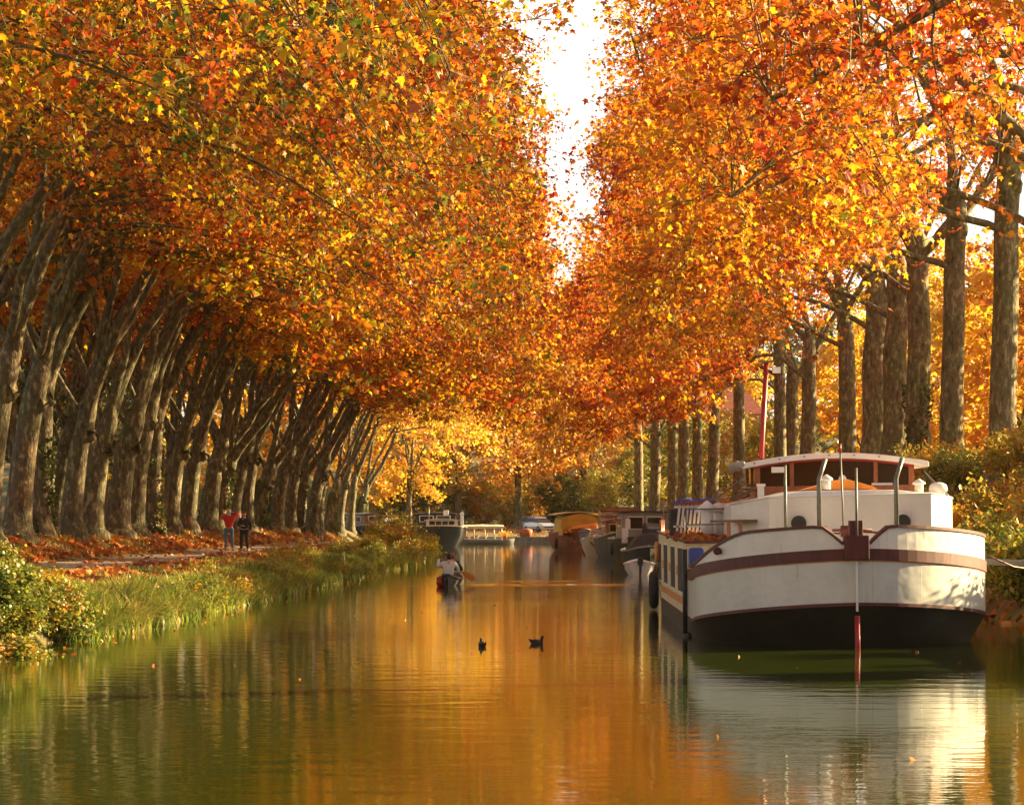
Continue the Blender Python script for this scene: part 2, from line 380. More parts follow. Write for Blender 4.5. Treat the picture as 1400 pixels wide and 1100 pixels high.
    if ivy:
        n = 1500; a = rng.uniform(0, 2 * np.pi, n); h = rng.uniform(0, 1, n) ** 1.4 * rng.uniform(2.5, 4.5)
        keep = np.sin(a * 2 + h * 1.3 + seed) > -.2; a = a[keep]; h = h[keep]
        rr = r0 * (1 + .75 * np.exp(-h / .38)) + rng.uniform(0, .12, len(a))
        P_ = np.stack([rr * np.cos(a) + lean * .75 * (h / fh) ** 2, rr * np.sin(a), h], 1)
        iv = leaf_mesh(name + '_ivy', P_, rng, .13, 1, M['leaf_ivy'], .9)
    return crown, trunk, iv

def place_tree(var, loc, label, group, mirror=1, sx=1, s=1.0, leaf=None, flipy=1, cat='tree', name='plane_tree', barkm=None):
    crown, trunk, iv = var
    o = empty(name, loc, label, cat, group); o.scale = (mirror * s * sx, flipy * s, s)
    t = link('trunk', trunk, o); c = link('crown', crown, o)
    if leaf is not None: c.material_slots[0].link = 'OBJECT'; c.material_slots[0].material = leaf
    if barkm is not None: t.material_slots[0].link = 'OBJECT'; t.material_slots[0].material = barkm
    if iv is not None: link('ivy', iv, o)
    return o
ORD = ['zeroth', 'first', 'second', 'third', 'fourth', 'fifth', 'sixth', 'seventh', 'eighth', 'ninth', 'tenth', 'eleventh', 'twelfth', 'thirteenth', 'fourteenth', 'fifteenth', 'sixteenth', 'seventeenth', 'eighteenth', 'nineteenth', 'twentieth', 'twenty-first', 'twenty-second', 'twenty-third', 'twenty-fourth', 'twenty-fifth', 'twenty-sixth', 'twenty-seventh', 'twenty-eighth', 'twenty-ninth', 'thirtieth', 'thirty-first', 'thirty-second']
#@@TERRAIN
# ------------------------------------------------------------------ terrain
def xl(y): return np.interp(y, [-80, 50, 60, 100, 150, 168, 178, 196, 230, 294], [-9, -8.7, -8.4, -7.7, -7.1, -6.9, -8.6, -14.6, -15.6, -15.6])
def xr(y): return np.interp(y, [-80, 50, 75, 118, 152, 205, 250, 294], [10, 9.4, 8.9, 8.1, 7.0, 5.0, 3.3, 1.2])
def ground(x, y):
    x = np.asarray(x, float); y = np.asarray(y, float)
    u = xl(y) - x
    hl = np.interp(-x, [0, 15, 17, 20, 60, 400, 2000], [.83, .85, 1.57, 1.7, 2.4, 5, 9])
    hl = hl * np.interp(u, [-.3, 0, .5, 2.0, 3.2], [0, 0, .5, .88, 1]) + np.interp(u, [-3, -.3, 0, .3], [-1.6, -.5, -.15, 0])
    v = x - xr(y)
    hr = np.interp(v, [-3, -.3, 0, .8, 1.6, 2.8, 4.6, 6, 16, 24, 300, 2000], [-1.6, -.5, -.15, .6, .95, 1.3, 3.1, 3.6, 3.6, 3.0, 5, 9])
    h = np.where(u > -3, hl, np.where(v > -3, hr, -1.6))
    bump = .06 * np.sin(x * 1.7 + y * .9) * np.sin(y * .63 + x * .4) + .04 * np.sin(x * 3.1 - y * 1.9)
    onp = (x > -15.2) & (x < -11.7) & (y < 196)
    h = h + np.where((h > .3) & ~onp, bump, 0)
    q = np.interp(y, [294, 306, 340, 372, 420, 600, 3000], [.5, 1.0, 1.7, 2.4, 15, 22, 40])
    return np.where(y > 294, np.where((u > .5) | (v > .5), np.maximum(h, q), q), h)
def G(x, y): return float(ground(x, y))

ys = np.unique(np.concatenate([np.arange(-400, -80, 40), np.arange(-80, 30, 6), np.arange(30, 240, 1.5), np.arange(240, 293, 4), [293.97, 294.03, 296], np.arange(300, 360, 6), np.geomspace(360, 3000, 24)]))
xs = np.unique(np.concatenate([-np.geomspace(30, 2000, 22), np.arange(-30, -18, 1.2), np.arange(-18, -5, .35), np.arange(-5, 1, 1.5), np.arange(1, 20, .4), np.arange(20, 32, 1.5), np.geomspace(32, 2000, 22)]))
GX, GY = np.meshgrid(xs, ys); GZ = ground(GX, GY)
nx = len(xs); i = np.arange(len(ys) - 1)[:, None] * nx; j = np.arange(nx - 1)[None]
FQ = np.stack([i + j, i + j + 1, i + nx + j + 1, i + nx + j], -1).reshape(-1, 4)
m, nt, out = newmat('ground_soil_grass'); L = nt.links
b = N(nt, 'ShaderNodeBsdfPrincipled'); b.inputs['Roughness'].default_value = .95
tc = N(nt, 'ShaderNodeTexCoord')
n1 = N(nt, 'ShaderNodeTexNoise'); n1.inputs['Scale'].default_value = .5; n1.inputs['Detail'].default_value = 8; L.new(tc.outputs['Object'], n1.inputs['Vector'])
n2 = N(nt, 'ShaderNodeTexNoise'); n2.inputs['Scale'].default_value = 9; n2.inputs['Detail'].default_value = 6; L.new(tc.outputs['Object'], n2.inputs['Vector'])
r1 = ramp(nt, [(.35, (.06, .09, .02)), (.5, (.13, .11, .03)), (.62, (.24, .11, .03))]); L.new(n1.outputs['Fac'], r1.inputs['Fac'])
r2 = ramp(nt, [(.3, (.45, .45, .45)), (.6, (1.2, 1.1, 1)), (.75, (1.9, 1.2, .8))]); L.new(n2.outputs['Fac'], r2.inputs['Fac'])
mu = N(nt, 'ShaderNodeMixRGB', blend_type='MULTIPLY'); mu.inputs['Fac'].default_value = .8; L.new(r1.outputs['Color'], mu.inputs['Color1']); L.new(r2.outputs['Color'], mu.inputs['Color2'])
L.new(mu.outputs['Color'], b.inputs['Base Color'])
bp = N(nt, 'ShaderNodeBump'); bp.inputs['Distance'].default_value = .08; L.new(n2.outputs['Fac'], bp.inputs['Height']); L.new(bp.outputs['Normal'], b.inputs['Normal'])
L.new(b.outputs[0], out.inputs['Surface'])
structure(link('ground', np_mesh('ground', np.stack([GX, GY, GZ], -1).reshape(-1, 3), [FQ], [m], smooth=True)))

# towpath sheet
ys_ = np.arange(-20, 196, 2.0); xs_ = np.linspace(-14.9, -12.0, 6)
PX, PY = np.meshgrid(xs_, ys_)
edge = .18 * np.sin(PY * .9) + .12 * np.sin(PY * 2.3)
PX = PX + edge * np.array([1, 0, 0, 0, 0, 1])[None]
PZ = ground(PX, PY) + .03
i = np.arange(len(ys_) - 1)[:, None] * 6; j = np.arange(5)[None]
structure(link('path', np_mesh('path', np.stack([PX, PY, PZ], -1).reshape(-1, 3), [np.stack([i + j, i + j + 1, i + 7 + j, i + 6 + j], -1).reshape(-1, 4)],
     [paint('path_gravel', (.27, .21, .14), .9, .3, 1.2, dirt=(.30, .19, .11))], smooth=True)))

# water
m, nt, out = newmat('canal_water'); L = nt.links
b = N(nt, 'ShaderNodeBsdfPrincipled'); b.inputs['Base Color'].default_value = (.036, .052, .005, 1); b.inputs['Roughness'].default_value = .035; b.inputs['IOR'].default_value = 1.45
b.inputs['Specular IOR Level'].default_value = .62
tc = N(nt, 'ShaderNodeTexCoord')
def wn(scale, sx, sy, det):
    mp = N(nt, 'ShaderNodeMapping'); mp.inputs['Scale'].default_value = (sx, sy, 1); L.new(tc.outputs['Object'], mp.inputs['Vector'])
    n_ = N(nt, 'ShaderNodeTexNoise'); n_.inputs['Scale'].default_value = scale; n_.inputs['Detail'].default_value = det; L.new(mp.outputs['Vector'], n_.inputs['Vector']); return n_
a1 = wn(1.6, .6, 1.0, 2); a2 = wn(7.0, .7, 1.0, 3); a3 = wn(.12, 1, 1, 2)
# wind patches modulate the fine ripples
rr = N(nt, 'ShaderNodeMapRange'); rr.inputs['From Min'].default_value = .4; rr.inputs['From Max'].default_value = .65; rr.inputs['To Min'].default_value = .35; rr.inputs['To Max'].default_value = 1.0; L.new(a3.outputs['Fac'], rr.inputs['Value'])
mm = N(nt, 'ShaderNodeMath', operation='MULTIPLY'); L.new(a2.outputs['Fac'], mm.inputs[0]); L.new(rr.outputs[0], mm.inputs[1])
b1 = N(nt, 'ShaderNodeBump'); b1.inputs['Strength'].default_value = 1; b1.inputs['Distance'].default_value = .0055; L.new(a1.outputs['Fac'], b1.inputs['Height'])
b2 = N(nt, 'ShaderNodeBump'); b2.inputs['Strength'].default_value = 1; b2.inputs['Distance'].default_value = .0022; L.new(mm.outputs[0], b2.inputs['Height']); L.new(b1.outputs['Normal'], b2.inputs['Normal'])
L.new(b2.outputs['Normal'], b.inputs['Normal']); L.new(b.outputs[0], out.inputs['Surface'])
M['water'] = m
# the water sheet carries real low ripples around the canoe and its wake
wy = np.unique(np.concatenate([[-80, 20], np.arange(20, 92, 2.5), np.arange(92, 112, .12), np.arange(112, 296, 6), [294.3]])); wy = wy[wy <= 294.3]; wy = np.concatenate([[-140], wy])
wx = np.unique(np.concatenate([[-30, -18, -12], np.arange(-8, -5.4, .4), np.arange(-5.4, 3.6, .12), np.arange(3.6, 10, .6), [14, 24]]))
WX, WY = np.meshgrid(wx, wy)
def ripple(x, y):
    cx, cy = -3.4, 100.2
    rx = np.abs(x - cx) - (cy + 3 - y) * .0
    z = np.zeros_like(x)
    # wake arms drifting right of the canoe
    band = np.exp(-((y - (101.6 + .04 * (x + .0))) / 1.0) ** 2) * np.interp(x, [-3.3, -1.5, 1.2, 2.9], [0, .6, 1, 0])
    z += .034 * band * np.sin((y * 5.6 + x * 1.1 + .8 * np.sin(x * 3.1))) * (.55 + .45 * np.sin(x * 7.3 + y * 3))
    band2 = np.exp(-((y - 107.5) / .8) ** 2) * np.interp(x, [-2, -1, .2, 1], [0, 1, 1, 0])
    z += .012 * band2 * np.sin(y * 5.5 + x)
    arm = np.exp(-((y - (99.4 + .0 * x)) / .35) ** 2) * np.interp(x, [-5.4, -4, -3, 0, 3.4], [0, 1, 1, .7, 0])
    z += .012 * arm * np.sin(y * 7)
    return z
WZ = ripple(WX, WY); nx = len(wx)
i = np.arange(len(wy) - 1)[:, None] * nx; j = np.arange(nx - 1)[None]
structure(link('water', np_mesh('water', np.stack([WX, WY, WZ], -1).reshape(-1, 3), [np.stack([i + j, i + j + 1, i + nx + j + 1, i + nx + j], -1).reshape(-1, 4)], [m], smooth=True)))

# quay wall across the far end
m_st = paint('quay_stone', (.30, .24, .17), .85, .3, 2.0, bump=.03, dirt=(.14, .12, .07))
q = MB().box((-2, 293.86, -.1), (46, .3, 1.16), 0).box((-2, 293.84, .53), (46, .46, .12), 0)
for k in range(-24, 22, 3): q.box((k, 293.66, -.05), (.5, .14, .9), 0)
tag(q.build('quay_wall', m_st), 'low pale stone quay wall along the far end of the canal', 'quay wall')

# ------------------------------------------------------------------ litter, grass
rng = np.random.default_rng(5)
def scatter(n, x0, x1, y0, y1, thr=None):
    y = y0 + (y1 - y0) * rng.uniform(0, 1, n) ** 1.25; x = rng.uniform(x0, x1, n)
    if thr is not None:
        w = np.sin(x * .9 + y * .35) + np.sin(y * .71 - x * .5) + rng.normal(0, .5, n); k = w > thr; x, y = x[k], y[k]
    return x, y
P_ = []
for a in ((52000, -21, -15.2, 84, 235, -1.2), (26000, -11.4, -8.6, 66, 200, -.4), (700, -15, -12, 80, 195, .2), (9000, -26, -20, 90, 235, -1), (7000, 9, 14, 55, 200, -1), (4500, -14, 6, 295, 330, .2)):
    x, y = scatter(*a); P_.append(np.stack([x, y, ground(x, y) + rng.uniform(.015, .07, len(x))], 1))
me = leaf_mesh('fallen_leaves', np.concatenate(P_), rng, .21, 1, M['litter'], .12)
link('fallen_leaves', me, kind='stuff', label='red and orange fallen leaves carpeting the ground under the trees', category='fallen leaves')
# floating leaves near the left bank
x, y = scatter(260, -8, -4.5, 48, 90); x = np.maximum(x, xl(y) + .2)

def blades(C, rng, L0, L1, w, lean=.5, tint=None, down=.35, lf=1.0):
    n = len(C); az = rng.uniform(0, 2 * np.pi, n); Ln = rng.uniform(L0, L1, n) * lf; le = np.abs(rng.normal(lean, .25, n))
    t = np.array([0, .35, .7, 1.0]); dx = np.cos(az); dy = np.sin(az)
    hor = Ln[:, None] * (le[:, None] * t ** 2 * .9 + .1 * t); ver = Ln[:, None] * (t - down * le[:, None] * 1.6 * t ** 2.4)
    px = C[:, 0, None] + dx[:, None] * hor; py = C[:, 1, None] + dy[:, None] * hor; pz = C[:, 2, None] + ver
    ww = w * np.array([1, .85, .55, .06]); sx = -dy[:, None] * ww; sy = dx[:, None] * ww
    # turn widths so blades are seen from any side
    V = np.stack([np.stack([px - sx, py - sy, pz], -1), np.stack([px + sx, py + sy, pz], -1)], 2).reshape(n, 8, 3)
    T = np.array([(0, 1, 3, 2), (2, 3, 5, 4), (4, 5, 7, 6)])
    Fc = (T[None] + (np.arange(n) * 8)[:, None, None]).reshape(-1, 4)
    return V.reshape(-1, 3), Fc, np.repeat(rng.uniform(0, 1, n) if tint is None else tint, 3)
C_ = []; Tn = []; Ls = []
for k in range(3600):
    y = 54 + 128 * rng.uniform() ** 1.4; u = rng.uniform(-.15, 2.4) if rng.uniform() < .3 else rng.uniform(-.2, .9)
    x = xl(y) - u
    dens = np.sin(y * .23 + 1.0) + .6 * np.sin(y * .61 + u)
    if dens < -.45 and rng.uniform() < .8: continue
    nb_ = 42; r = rng.uniform(.08, .2)
    p = np.stack([x + rng.normal(0, r, nb_), y + rng.normal(0, r, nb_)], 1)
    C_.append(np.concatenate([p, np.maximum(ground(p[:, 0], p[:, 1]), -.02)[:, None]], 1)); Tn.append(np.clip(rng.normal(rng.uniform(.0, 1) ** .8, .14, nb_), 0, 1)); Ls.append(np.full(nb_, max(.14, 1.05 - .55 * max(u, 0)) * rng.uniform(.6, 1.15)))
C_ = np.concatenate(C_); Tn = np.concatenate(Tn)
V, Fc, t = blades(C_, rng, .5, .95, .016, .85, Tn, lf=np.concatenate(Ls))
x, y = scatter(26000, -10.8, -8.5, 60, 190); p = np.stack([x, y, ground(x, y)], 1)
V2, F2, t2 = blades(p, rng, .07, .2, .012, .4)
x, y = scatter(22000, -20, -15.2, 84, 235, .2); p3 = np.stack([x, y, ground(x, y)], 1)
V3, F3, t3 = blades(p3, rng, .12, .32, .014, .4)
me = np_mesh('bank_grass', np.concatenate([V, V2, V3]), [np.concatenate([Fc, F2 + len(V), F3 + len(V) + len(V2)])], [M['grass']], np.concatenate([t, t2, t3]))
link('bank_grass', me, kind='stuff', label='long green and straw coloured grass on the left bank', category='grass')

# ------------------------------------------------------------------ trees
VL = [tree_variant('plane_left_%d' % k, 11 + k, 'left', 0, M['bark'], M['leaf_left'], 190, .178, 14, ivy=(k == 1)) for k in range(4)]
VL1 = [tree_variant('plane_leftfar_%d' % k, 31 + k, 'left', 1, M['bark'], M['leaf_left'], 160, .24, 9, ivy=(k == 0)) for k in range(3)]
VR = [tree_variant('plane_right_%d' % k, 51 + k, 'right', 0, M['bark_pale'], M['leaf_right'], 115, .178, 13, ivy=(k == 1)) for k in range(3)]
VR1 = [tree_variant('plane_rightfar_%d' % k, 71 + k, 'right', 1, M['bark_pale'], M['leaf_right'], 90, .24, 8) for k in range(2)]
VF = [tree_variant('plane_round_%d' % k, 91 + k, 'round', 1, M['bark'], M['leaf_gold'], 95, .30, 7) for k in range(3)]
VB = [tree_variant('bushy_%d' % k, 95 + k, 'bushy', 1, M['bark'], M['leaf_yellow'], 110, .24, 6) for k in range(2)]
rnd = random.Random(4)
# left row, one every six metres; those nearer than 94 m stand left of the frame and only their crowns reach in
GL = 'plane trees in the row along the left towpath'
near = [44, 51, 58, 64.5, 71, 77.5, 84, 90.3]
ds = near + [96.5, 102, 106.6, 113, 119, 124, 130, 136, 141.5, 149.5, 155.5, 162, 170, 178, 186, 194, 202, 211, 221, 232, 244, 257, 271]
vis = 0
for k, d in enumerate(ds):
    far = d > 150
    var = VL1[(k * 2) % 3] if far else VL[(k * 3 + k // 4) % 4]
    ivy = ' with ivy on its trunk' if var[2] is not None else ''
    if d < 95: lab = '%s nearest plane crown overhanging the canal from left of the frame' % ORD[k + 1]
    else:
        vis += 1; lab = 'leaning plane%s in the left row, %s trunk from the left' % (ivy, ORD[vis])
    s = rnd.uniform(.95, 1.06)
    x = -17 + rnd.uniform(-.25, .25)
    place_tree(var, (x, d, G(x, d) - .05), lab, GL, s=s, flipy=rnd.choice((-1, 1)), sx=(1 if d < 112 else (1.03 if d < 150 else (1.08 if d < 230 else .8))), leaf=(M['leaf_yellow'] if d > 225 else (M['leaf_mixed'] if (d < 100 and k % 3 != 1) else None)))
# both rows go on behind the photographer
gb = 'plane trees behind the photographer'
for k in range(13):
    d = 26 - k * 9.5
    for x, v, mi in ((-17, VL1[k % 3], 1), (14, VR1[k % 2], -1)):
        if x > 0 and d > 12: continue
        place_tree(v, (x + rnd.uniform(-.3, .3), d, G(x, d) - .05), 'autumn plane tree of the canal rows behind the photographer', gb, mirror=mi, s=rnd.uniform(.96, 1.05), flipy=rnd.choice((-1, 1)))
for k in range(9):
    x = -34 + k * 8.5
    place_tree(VF[k % 3], (x, -96 - (k % 2) * 5, -.5), 'golden tree closing the canal far behind the photographer', 'golden trees far behind the photographer', leaf=M['leaf_gold'], s=1.15)
# second left row, set back
GL2 = 'plane trees in the shaded second row behind the left one'
for k, d in enumerate([99, 105.5, 112, 118, 125, 132, 139, 147, 155, 164, 174, 185, 198, 212]):
    x = -21.8 + rnd.uniform(-.8, .8); v = VL1[k % 3]
    place_tree(v, (x, d, G(x, d) - .05), 'shaded plane of the back row between the left trunks, %s from the left' % ORD[k + 1], GL2, s=rnd.uniform(.92, 1.0), flipy=rnd.choice((-1, 1)), mirror=rnd.choice((-1, 1)))
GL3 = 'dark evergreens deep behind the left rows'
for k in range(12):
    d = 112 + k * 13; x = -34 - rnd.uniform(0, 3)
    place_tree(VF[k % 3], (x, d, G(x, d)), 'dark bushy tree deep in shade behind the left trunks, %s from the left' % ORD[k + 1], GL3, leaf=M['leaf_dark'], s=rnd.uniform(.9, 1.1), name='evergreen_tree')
# right row
GRr = 'plane trees in the row on the right embankment'
rt = [(46, 14), (63, 14), (72, 14.1), (80, 14.1), (88, 14.2), (96, 14.0), (108.5, 14.0), (118, 13.9), (126, 13.9), (135.5, 14.0), (147, 14.0), (159, 13.0), (172, 12.6), (178, 13.6), (187, 11.2), (196, 10.0), (203, 9.4), (211, 8.7), (217, 8.3), (228, 7.3), (243, 6.6)]
vis = 0; nr = 0
for k, (d, x) in enumerate(rt):
    far = d > 140; var = VR1[k % 2] if far else VR[(k * 2 + k // 3) % 3]
    if d < 95: nr += 1; lab = '%s nearest plane crown overhanging the canal from right of the frame' % ORD[nr]
    else:
        vis += 1; lab = 'plane tree%s on the right bank, %s trunk from the right' % (' clad in ivy' if var[2] is not None else '', ORD[vis])
    place_tree(var, (x, d, G(x, d) - .05), lab, GRr, mirror=-1, s=rnd.uniform(.96, 1.05) * (1 if d < 150 else .96), flipy=rnd.choice((-1, 1)), sx=(1 if d < 115 else (1.03 if d < 150 else .86)), leaf=(M['leaf_gold'] if d > 200 else None))
# sunlit lower trees behind the right row
GR2 = 'sunlit yellow trees behind the right row'
for k in range(15):
    d = 100 + k * 9.5; x = 26.5 + rnd.uniform(-1.5, 2.5) - (max(0, d - 190) * .05)
    place_tree(VF[k % 3] if k % 2 else VB[k % 2], (x, d, G(x, d) - .2), 'sunlit yellow tree behind the right trunks, %s from the right' % ORD[k + 1], GR2, leaf=M['leaf_yellow'] if k % 3 else M['leaf_gold'], s=(.92 if k % 2 else 1.45) * rnd.uniform(.95, 1.1), name='yellow_tree')
# far end of the canal
GF = 'golden plane trees closing the far end of the canal'
fl = [(-45, 300, 1.0, 'leaf_yellow'), (-38, 318, 1.0, 'leaf_yellow'), (-31, 300, 1.05, 'leaf_yellow'), (-24.5, 298, 1.0, 'leaf_yellow'), (-18.8, 303, 1.0, 'leaf_yellow'), (-14.2, 297, .95, 'leaf_yellow'), (-10.5, 330, 1.1, 'leaf_gold'),
      (-4.0, 324, 1.12, 'leaf_gold'), (3.0, 338, 1.15, 'leaf_gold'), (9.2, 322, 1.1, 'leaf_yellow'), (16.5, 330, 1.0, 'leaf_yellow'), (22, 326, .95, 'leaf_yellow'),
      (-17, 350, 1.2, 'leaf_gold'), (-3, 352, 1.25, 'leaf_right'), (9, 356, 1.2, 'leaf_gold')]
for k, (x, d, s, lf) in enumerate(sorted(fl)):
    place_tree(VF[k % 3], (x, d, G(x, d) - .1), 'golden plane tree beyond the far end of the water, %s counting from the left' % ORD[k + 1], GF, leaf=M[lf], s=s)
GD = 'dark green trees in the far background'
for k in range(13):
    x = -72 + k * 12.0; d = 385 + (k % 3) * 12
    place_tree(VF[(k + 1) % 3], (x, d, G(x, d) - .5), 'dark green tree in the far background, %s counting from the left' % ORD[k + 1], GD, leaf=M['leaf_green'] if k % 2 else M['leaf_dark'], s=1.35, sx=1.25, name='background_tree')
# green low trees behind the moored boats on the right, and a dark thicket under the far trees
GG = 'low green bushy trees at the far end'
for k, (x, d, s, lf) in enumerate([(7.6, 268, .62, 'leaf_green'), (10.5, 250, .8, 'leaf_green'), (12.6, 262, .95, 'leaf_shrub'), (4.9, 330, .6, 'leaf_shrub'), (0, 336, .62, 'leaf_green'), (-5.5, 331, .66, 'leaf_shrub'), (-10.5, 336, .7, 'leaf_green'), (-15.5, 331, .62, 'leaf_dark'), (-21, 336, .66, 'leaf_green'), (10, 336, .66, 'leaf_dark'), (16, 332, .7, 'leaf_green'), (13, 226, .7, 'leaf_shrub'), (15, 205, .62, 'leaf_shrub')]):
    place_tree(VB[k % 2], (x, d, G(x, d) - .3), 'low bushy green tree near the far end, %s' % ('behind the right boats, ' + ORD[k + 1] if k in (0, 1, 2) else ('beyond the right trunks, at the %s place' % ORD[k - 10] if k > 10 else 'under the golden trees, %s of the thicket' % ORD[k - 2])), GG, leaf=M[lf], s=s, name='bushy_tree')

# ------------------------------------------------------------------ shrubs
def shrub_variant(name, seed, R0, H, n, size, mat, lod=2):
    rng = np.random.default_rng(seed); T = Tubes(); C = []
    for k in range(30):
        a = rng.uniform(0, 2 * np.pi); r = R0 * rng.uniform(.15, 1) ** .6; h = H * rng.uniform(.25, 1.0) * (1 - .45 * (r / R0) ** 2)
        tip = np.array([r * math.cos(a), r * math.sin(a), h]); b0 = np.array([tip[0] * .25, tip[1] * .25, -.15])
        pts = spline([b0, b0 * .4 + tip * .6 + [0, 0, .12 * H], tip], 6); T.add(pts, np.linspace(.018, .005, 6), 4)
        m_ = n // 30; f = rng.uniform(.15, 1.08, m_)
        q = np.stack([np.interp(f, np.linspace(0, 1, 6), pts[:, c]) for c in range(3)], 1) + rng.normal(0, .16 * R0 ** .5, (m_, 3)) * [1, 1, .7]
        q[:, 2] = np.abs(q[:, 2]); C.append(q)
    C = np.concatenate(C); return leaf_mesh(name + '_leaves', C, rng, size, lod, mat, .35), T.mesh(name + '_stems', M['bark'])
def place_shrub(v, x, y, label, group, s=1.0, sz=1.0, leaf=None, rz=0, z=None):
    o = empty('shrub', (x, y, (G(x, y) if z is None else z) - .02), label, 'shrub', group, rz); o.scale = (s, s, s * sz)
    c = link('foliage', v[0], o); link('stem', v[1], o)
    if leaf: c.material_slots[0].link = 'OBJECT'; c.material_slots[0].material = M[leaf]
    return o
SH = [shrub_variant('shrub_%d' % k, 130 + k, 1.0, 1.5, 3600, .12, M['leaf_shrub']) for k in range(3)]
SM = [shrub_variant('fineshrub_%d' % k, 140 + k, 1.1, 1.55, 6600, .085, M['leaf_green'], 1) for k in range(2)]
gt = 'thicket under the far trees'
for k in range(26):
    x = -52 + k * 3.6 + rnd.uniform(-.8, .8); d = 334 + (k % 3) * 5
    place_tree(VB[k % 2], (x, d, G(x, d) - .6), 'bush of the thicket under the far trees, %s from the left' % ORD[k + 1], gt, leaf=M[('leaf_gold', 'leaf_shrub', 'leaf_yellow', 'leaf_green')[k % 4]], s=rnd.uniform(.5, .68), name='thicket_bush')
g_ = 'weedy shrubs on the left bank'
lb = [(-9.5, 50.5, .92, .9, 'leaf_green'), (-8.8, 53.5, .72, .9, 'leaf_green'), (-10.4, 55, .85, .9, 'leaf_green'), (-9.0, 50.0, .62, .8, 'leaf_green'), (-10.2, 60, .7, .7, 'leaf_shrub'), (-8.5, 47.6, .75, .75, 'leaf_green'), (-9.6, 46.5, .85, .9, 'leaf_green'), (-8.35, 51.6, .5, .55, 'leaf_shrub')]
for k, (x, y, s, sz, lf) in enumerate(lb):
    place_shrub(SM[k % 2], x, y, 'green shrub in the lower left corner, %s' % ['the tallest one', 'the small one leaning over the water', 'behind the tallest one', 'low in front of the tallest one', 'low by the path edge', 'the one cut by the left frame edge', 'the broad one nearest the camera', 'the smallest, with fronds touching the water'][k], g_, s, sz, lf, k * 1.3)
for k in range(20):
    y = 72 + k * 5.0; x = float(xl(y)) - rnd.uniform(-.1, 1.6)
    place_shrub(SH[k % 3], x, y, 'low weedy clump among the bank grass, %s from the near end' % ORD[k + 1], g_, rnd.uniform(.42, .85), rnd.uniform(.6, .9), rnd.choice(['leaf_green', 'leaf_shrub', 'leaf_shrub']), rnd.uniform(0, 6))
for k, (x, y, s, sz) in enumerate([(-7.3, 150, .9, .95), (-7.7, 155, 1.15, .95), (-7.2, 160, 1.05, .9), (-7.9, 166, 1.3, .95), (-7.6, 171, 1.2, .85), (-9.4, 168, 1.1, 1.15), (-9.6, 176, 1.3, 1.2), (-8.8, 146, .8, .8)]):
    place_shrub(SH[k % 3], x, y, 'bushy yellow green shrub on the point of the left bank, %s from the near side' % ORD[k + 1], 'shrubs on the point of the left bank', s, sz, 'leaf_shrub' if k % 3 else 'leaf_green', k)
g_ = 'shrubs on the right embankment beside the white barge'
kk = {0: 0, 1: 0, 2: 0}
for y in np.arange(46, 150, 4.4):
    for u, s in ((.9, 1.0), (3.0, 1.15), (5.2, 1.05)):
        if (u < 1 and y > 100) or (u > 4 and 50 < y < 65): continue
        q_ = 0 if u < 1 else (1 if u < 4 else 2); kk[q_] += 1; x = float(xr(y)) + u + rnd.uniform(-.4, .4)
        w = ('at the water edge of the right bank', 'halfway up the right bank', 'at the foot of the right trunks')[q_]
        place_shrub(SH[k % 3], x, y + rnd.uniform(-1, 1), 'shrub %s, %s from the near end' % (w, ORD[kk[q_]]), g_, s * rnd.uniform(.85, 1.2), rnd.uniform(.85, 1.2), rnd.choice(['leaf_shrub', 'leaf_yellow', 'leaf_green', 'leaf_shrub']), rnd.uniform(0, 6), z=max(G(x, y), .1))
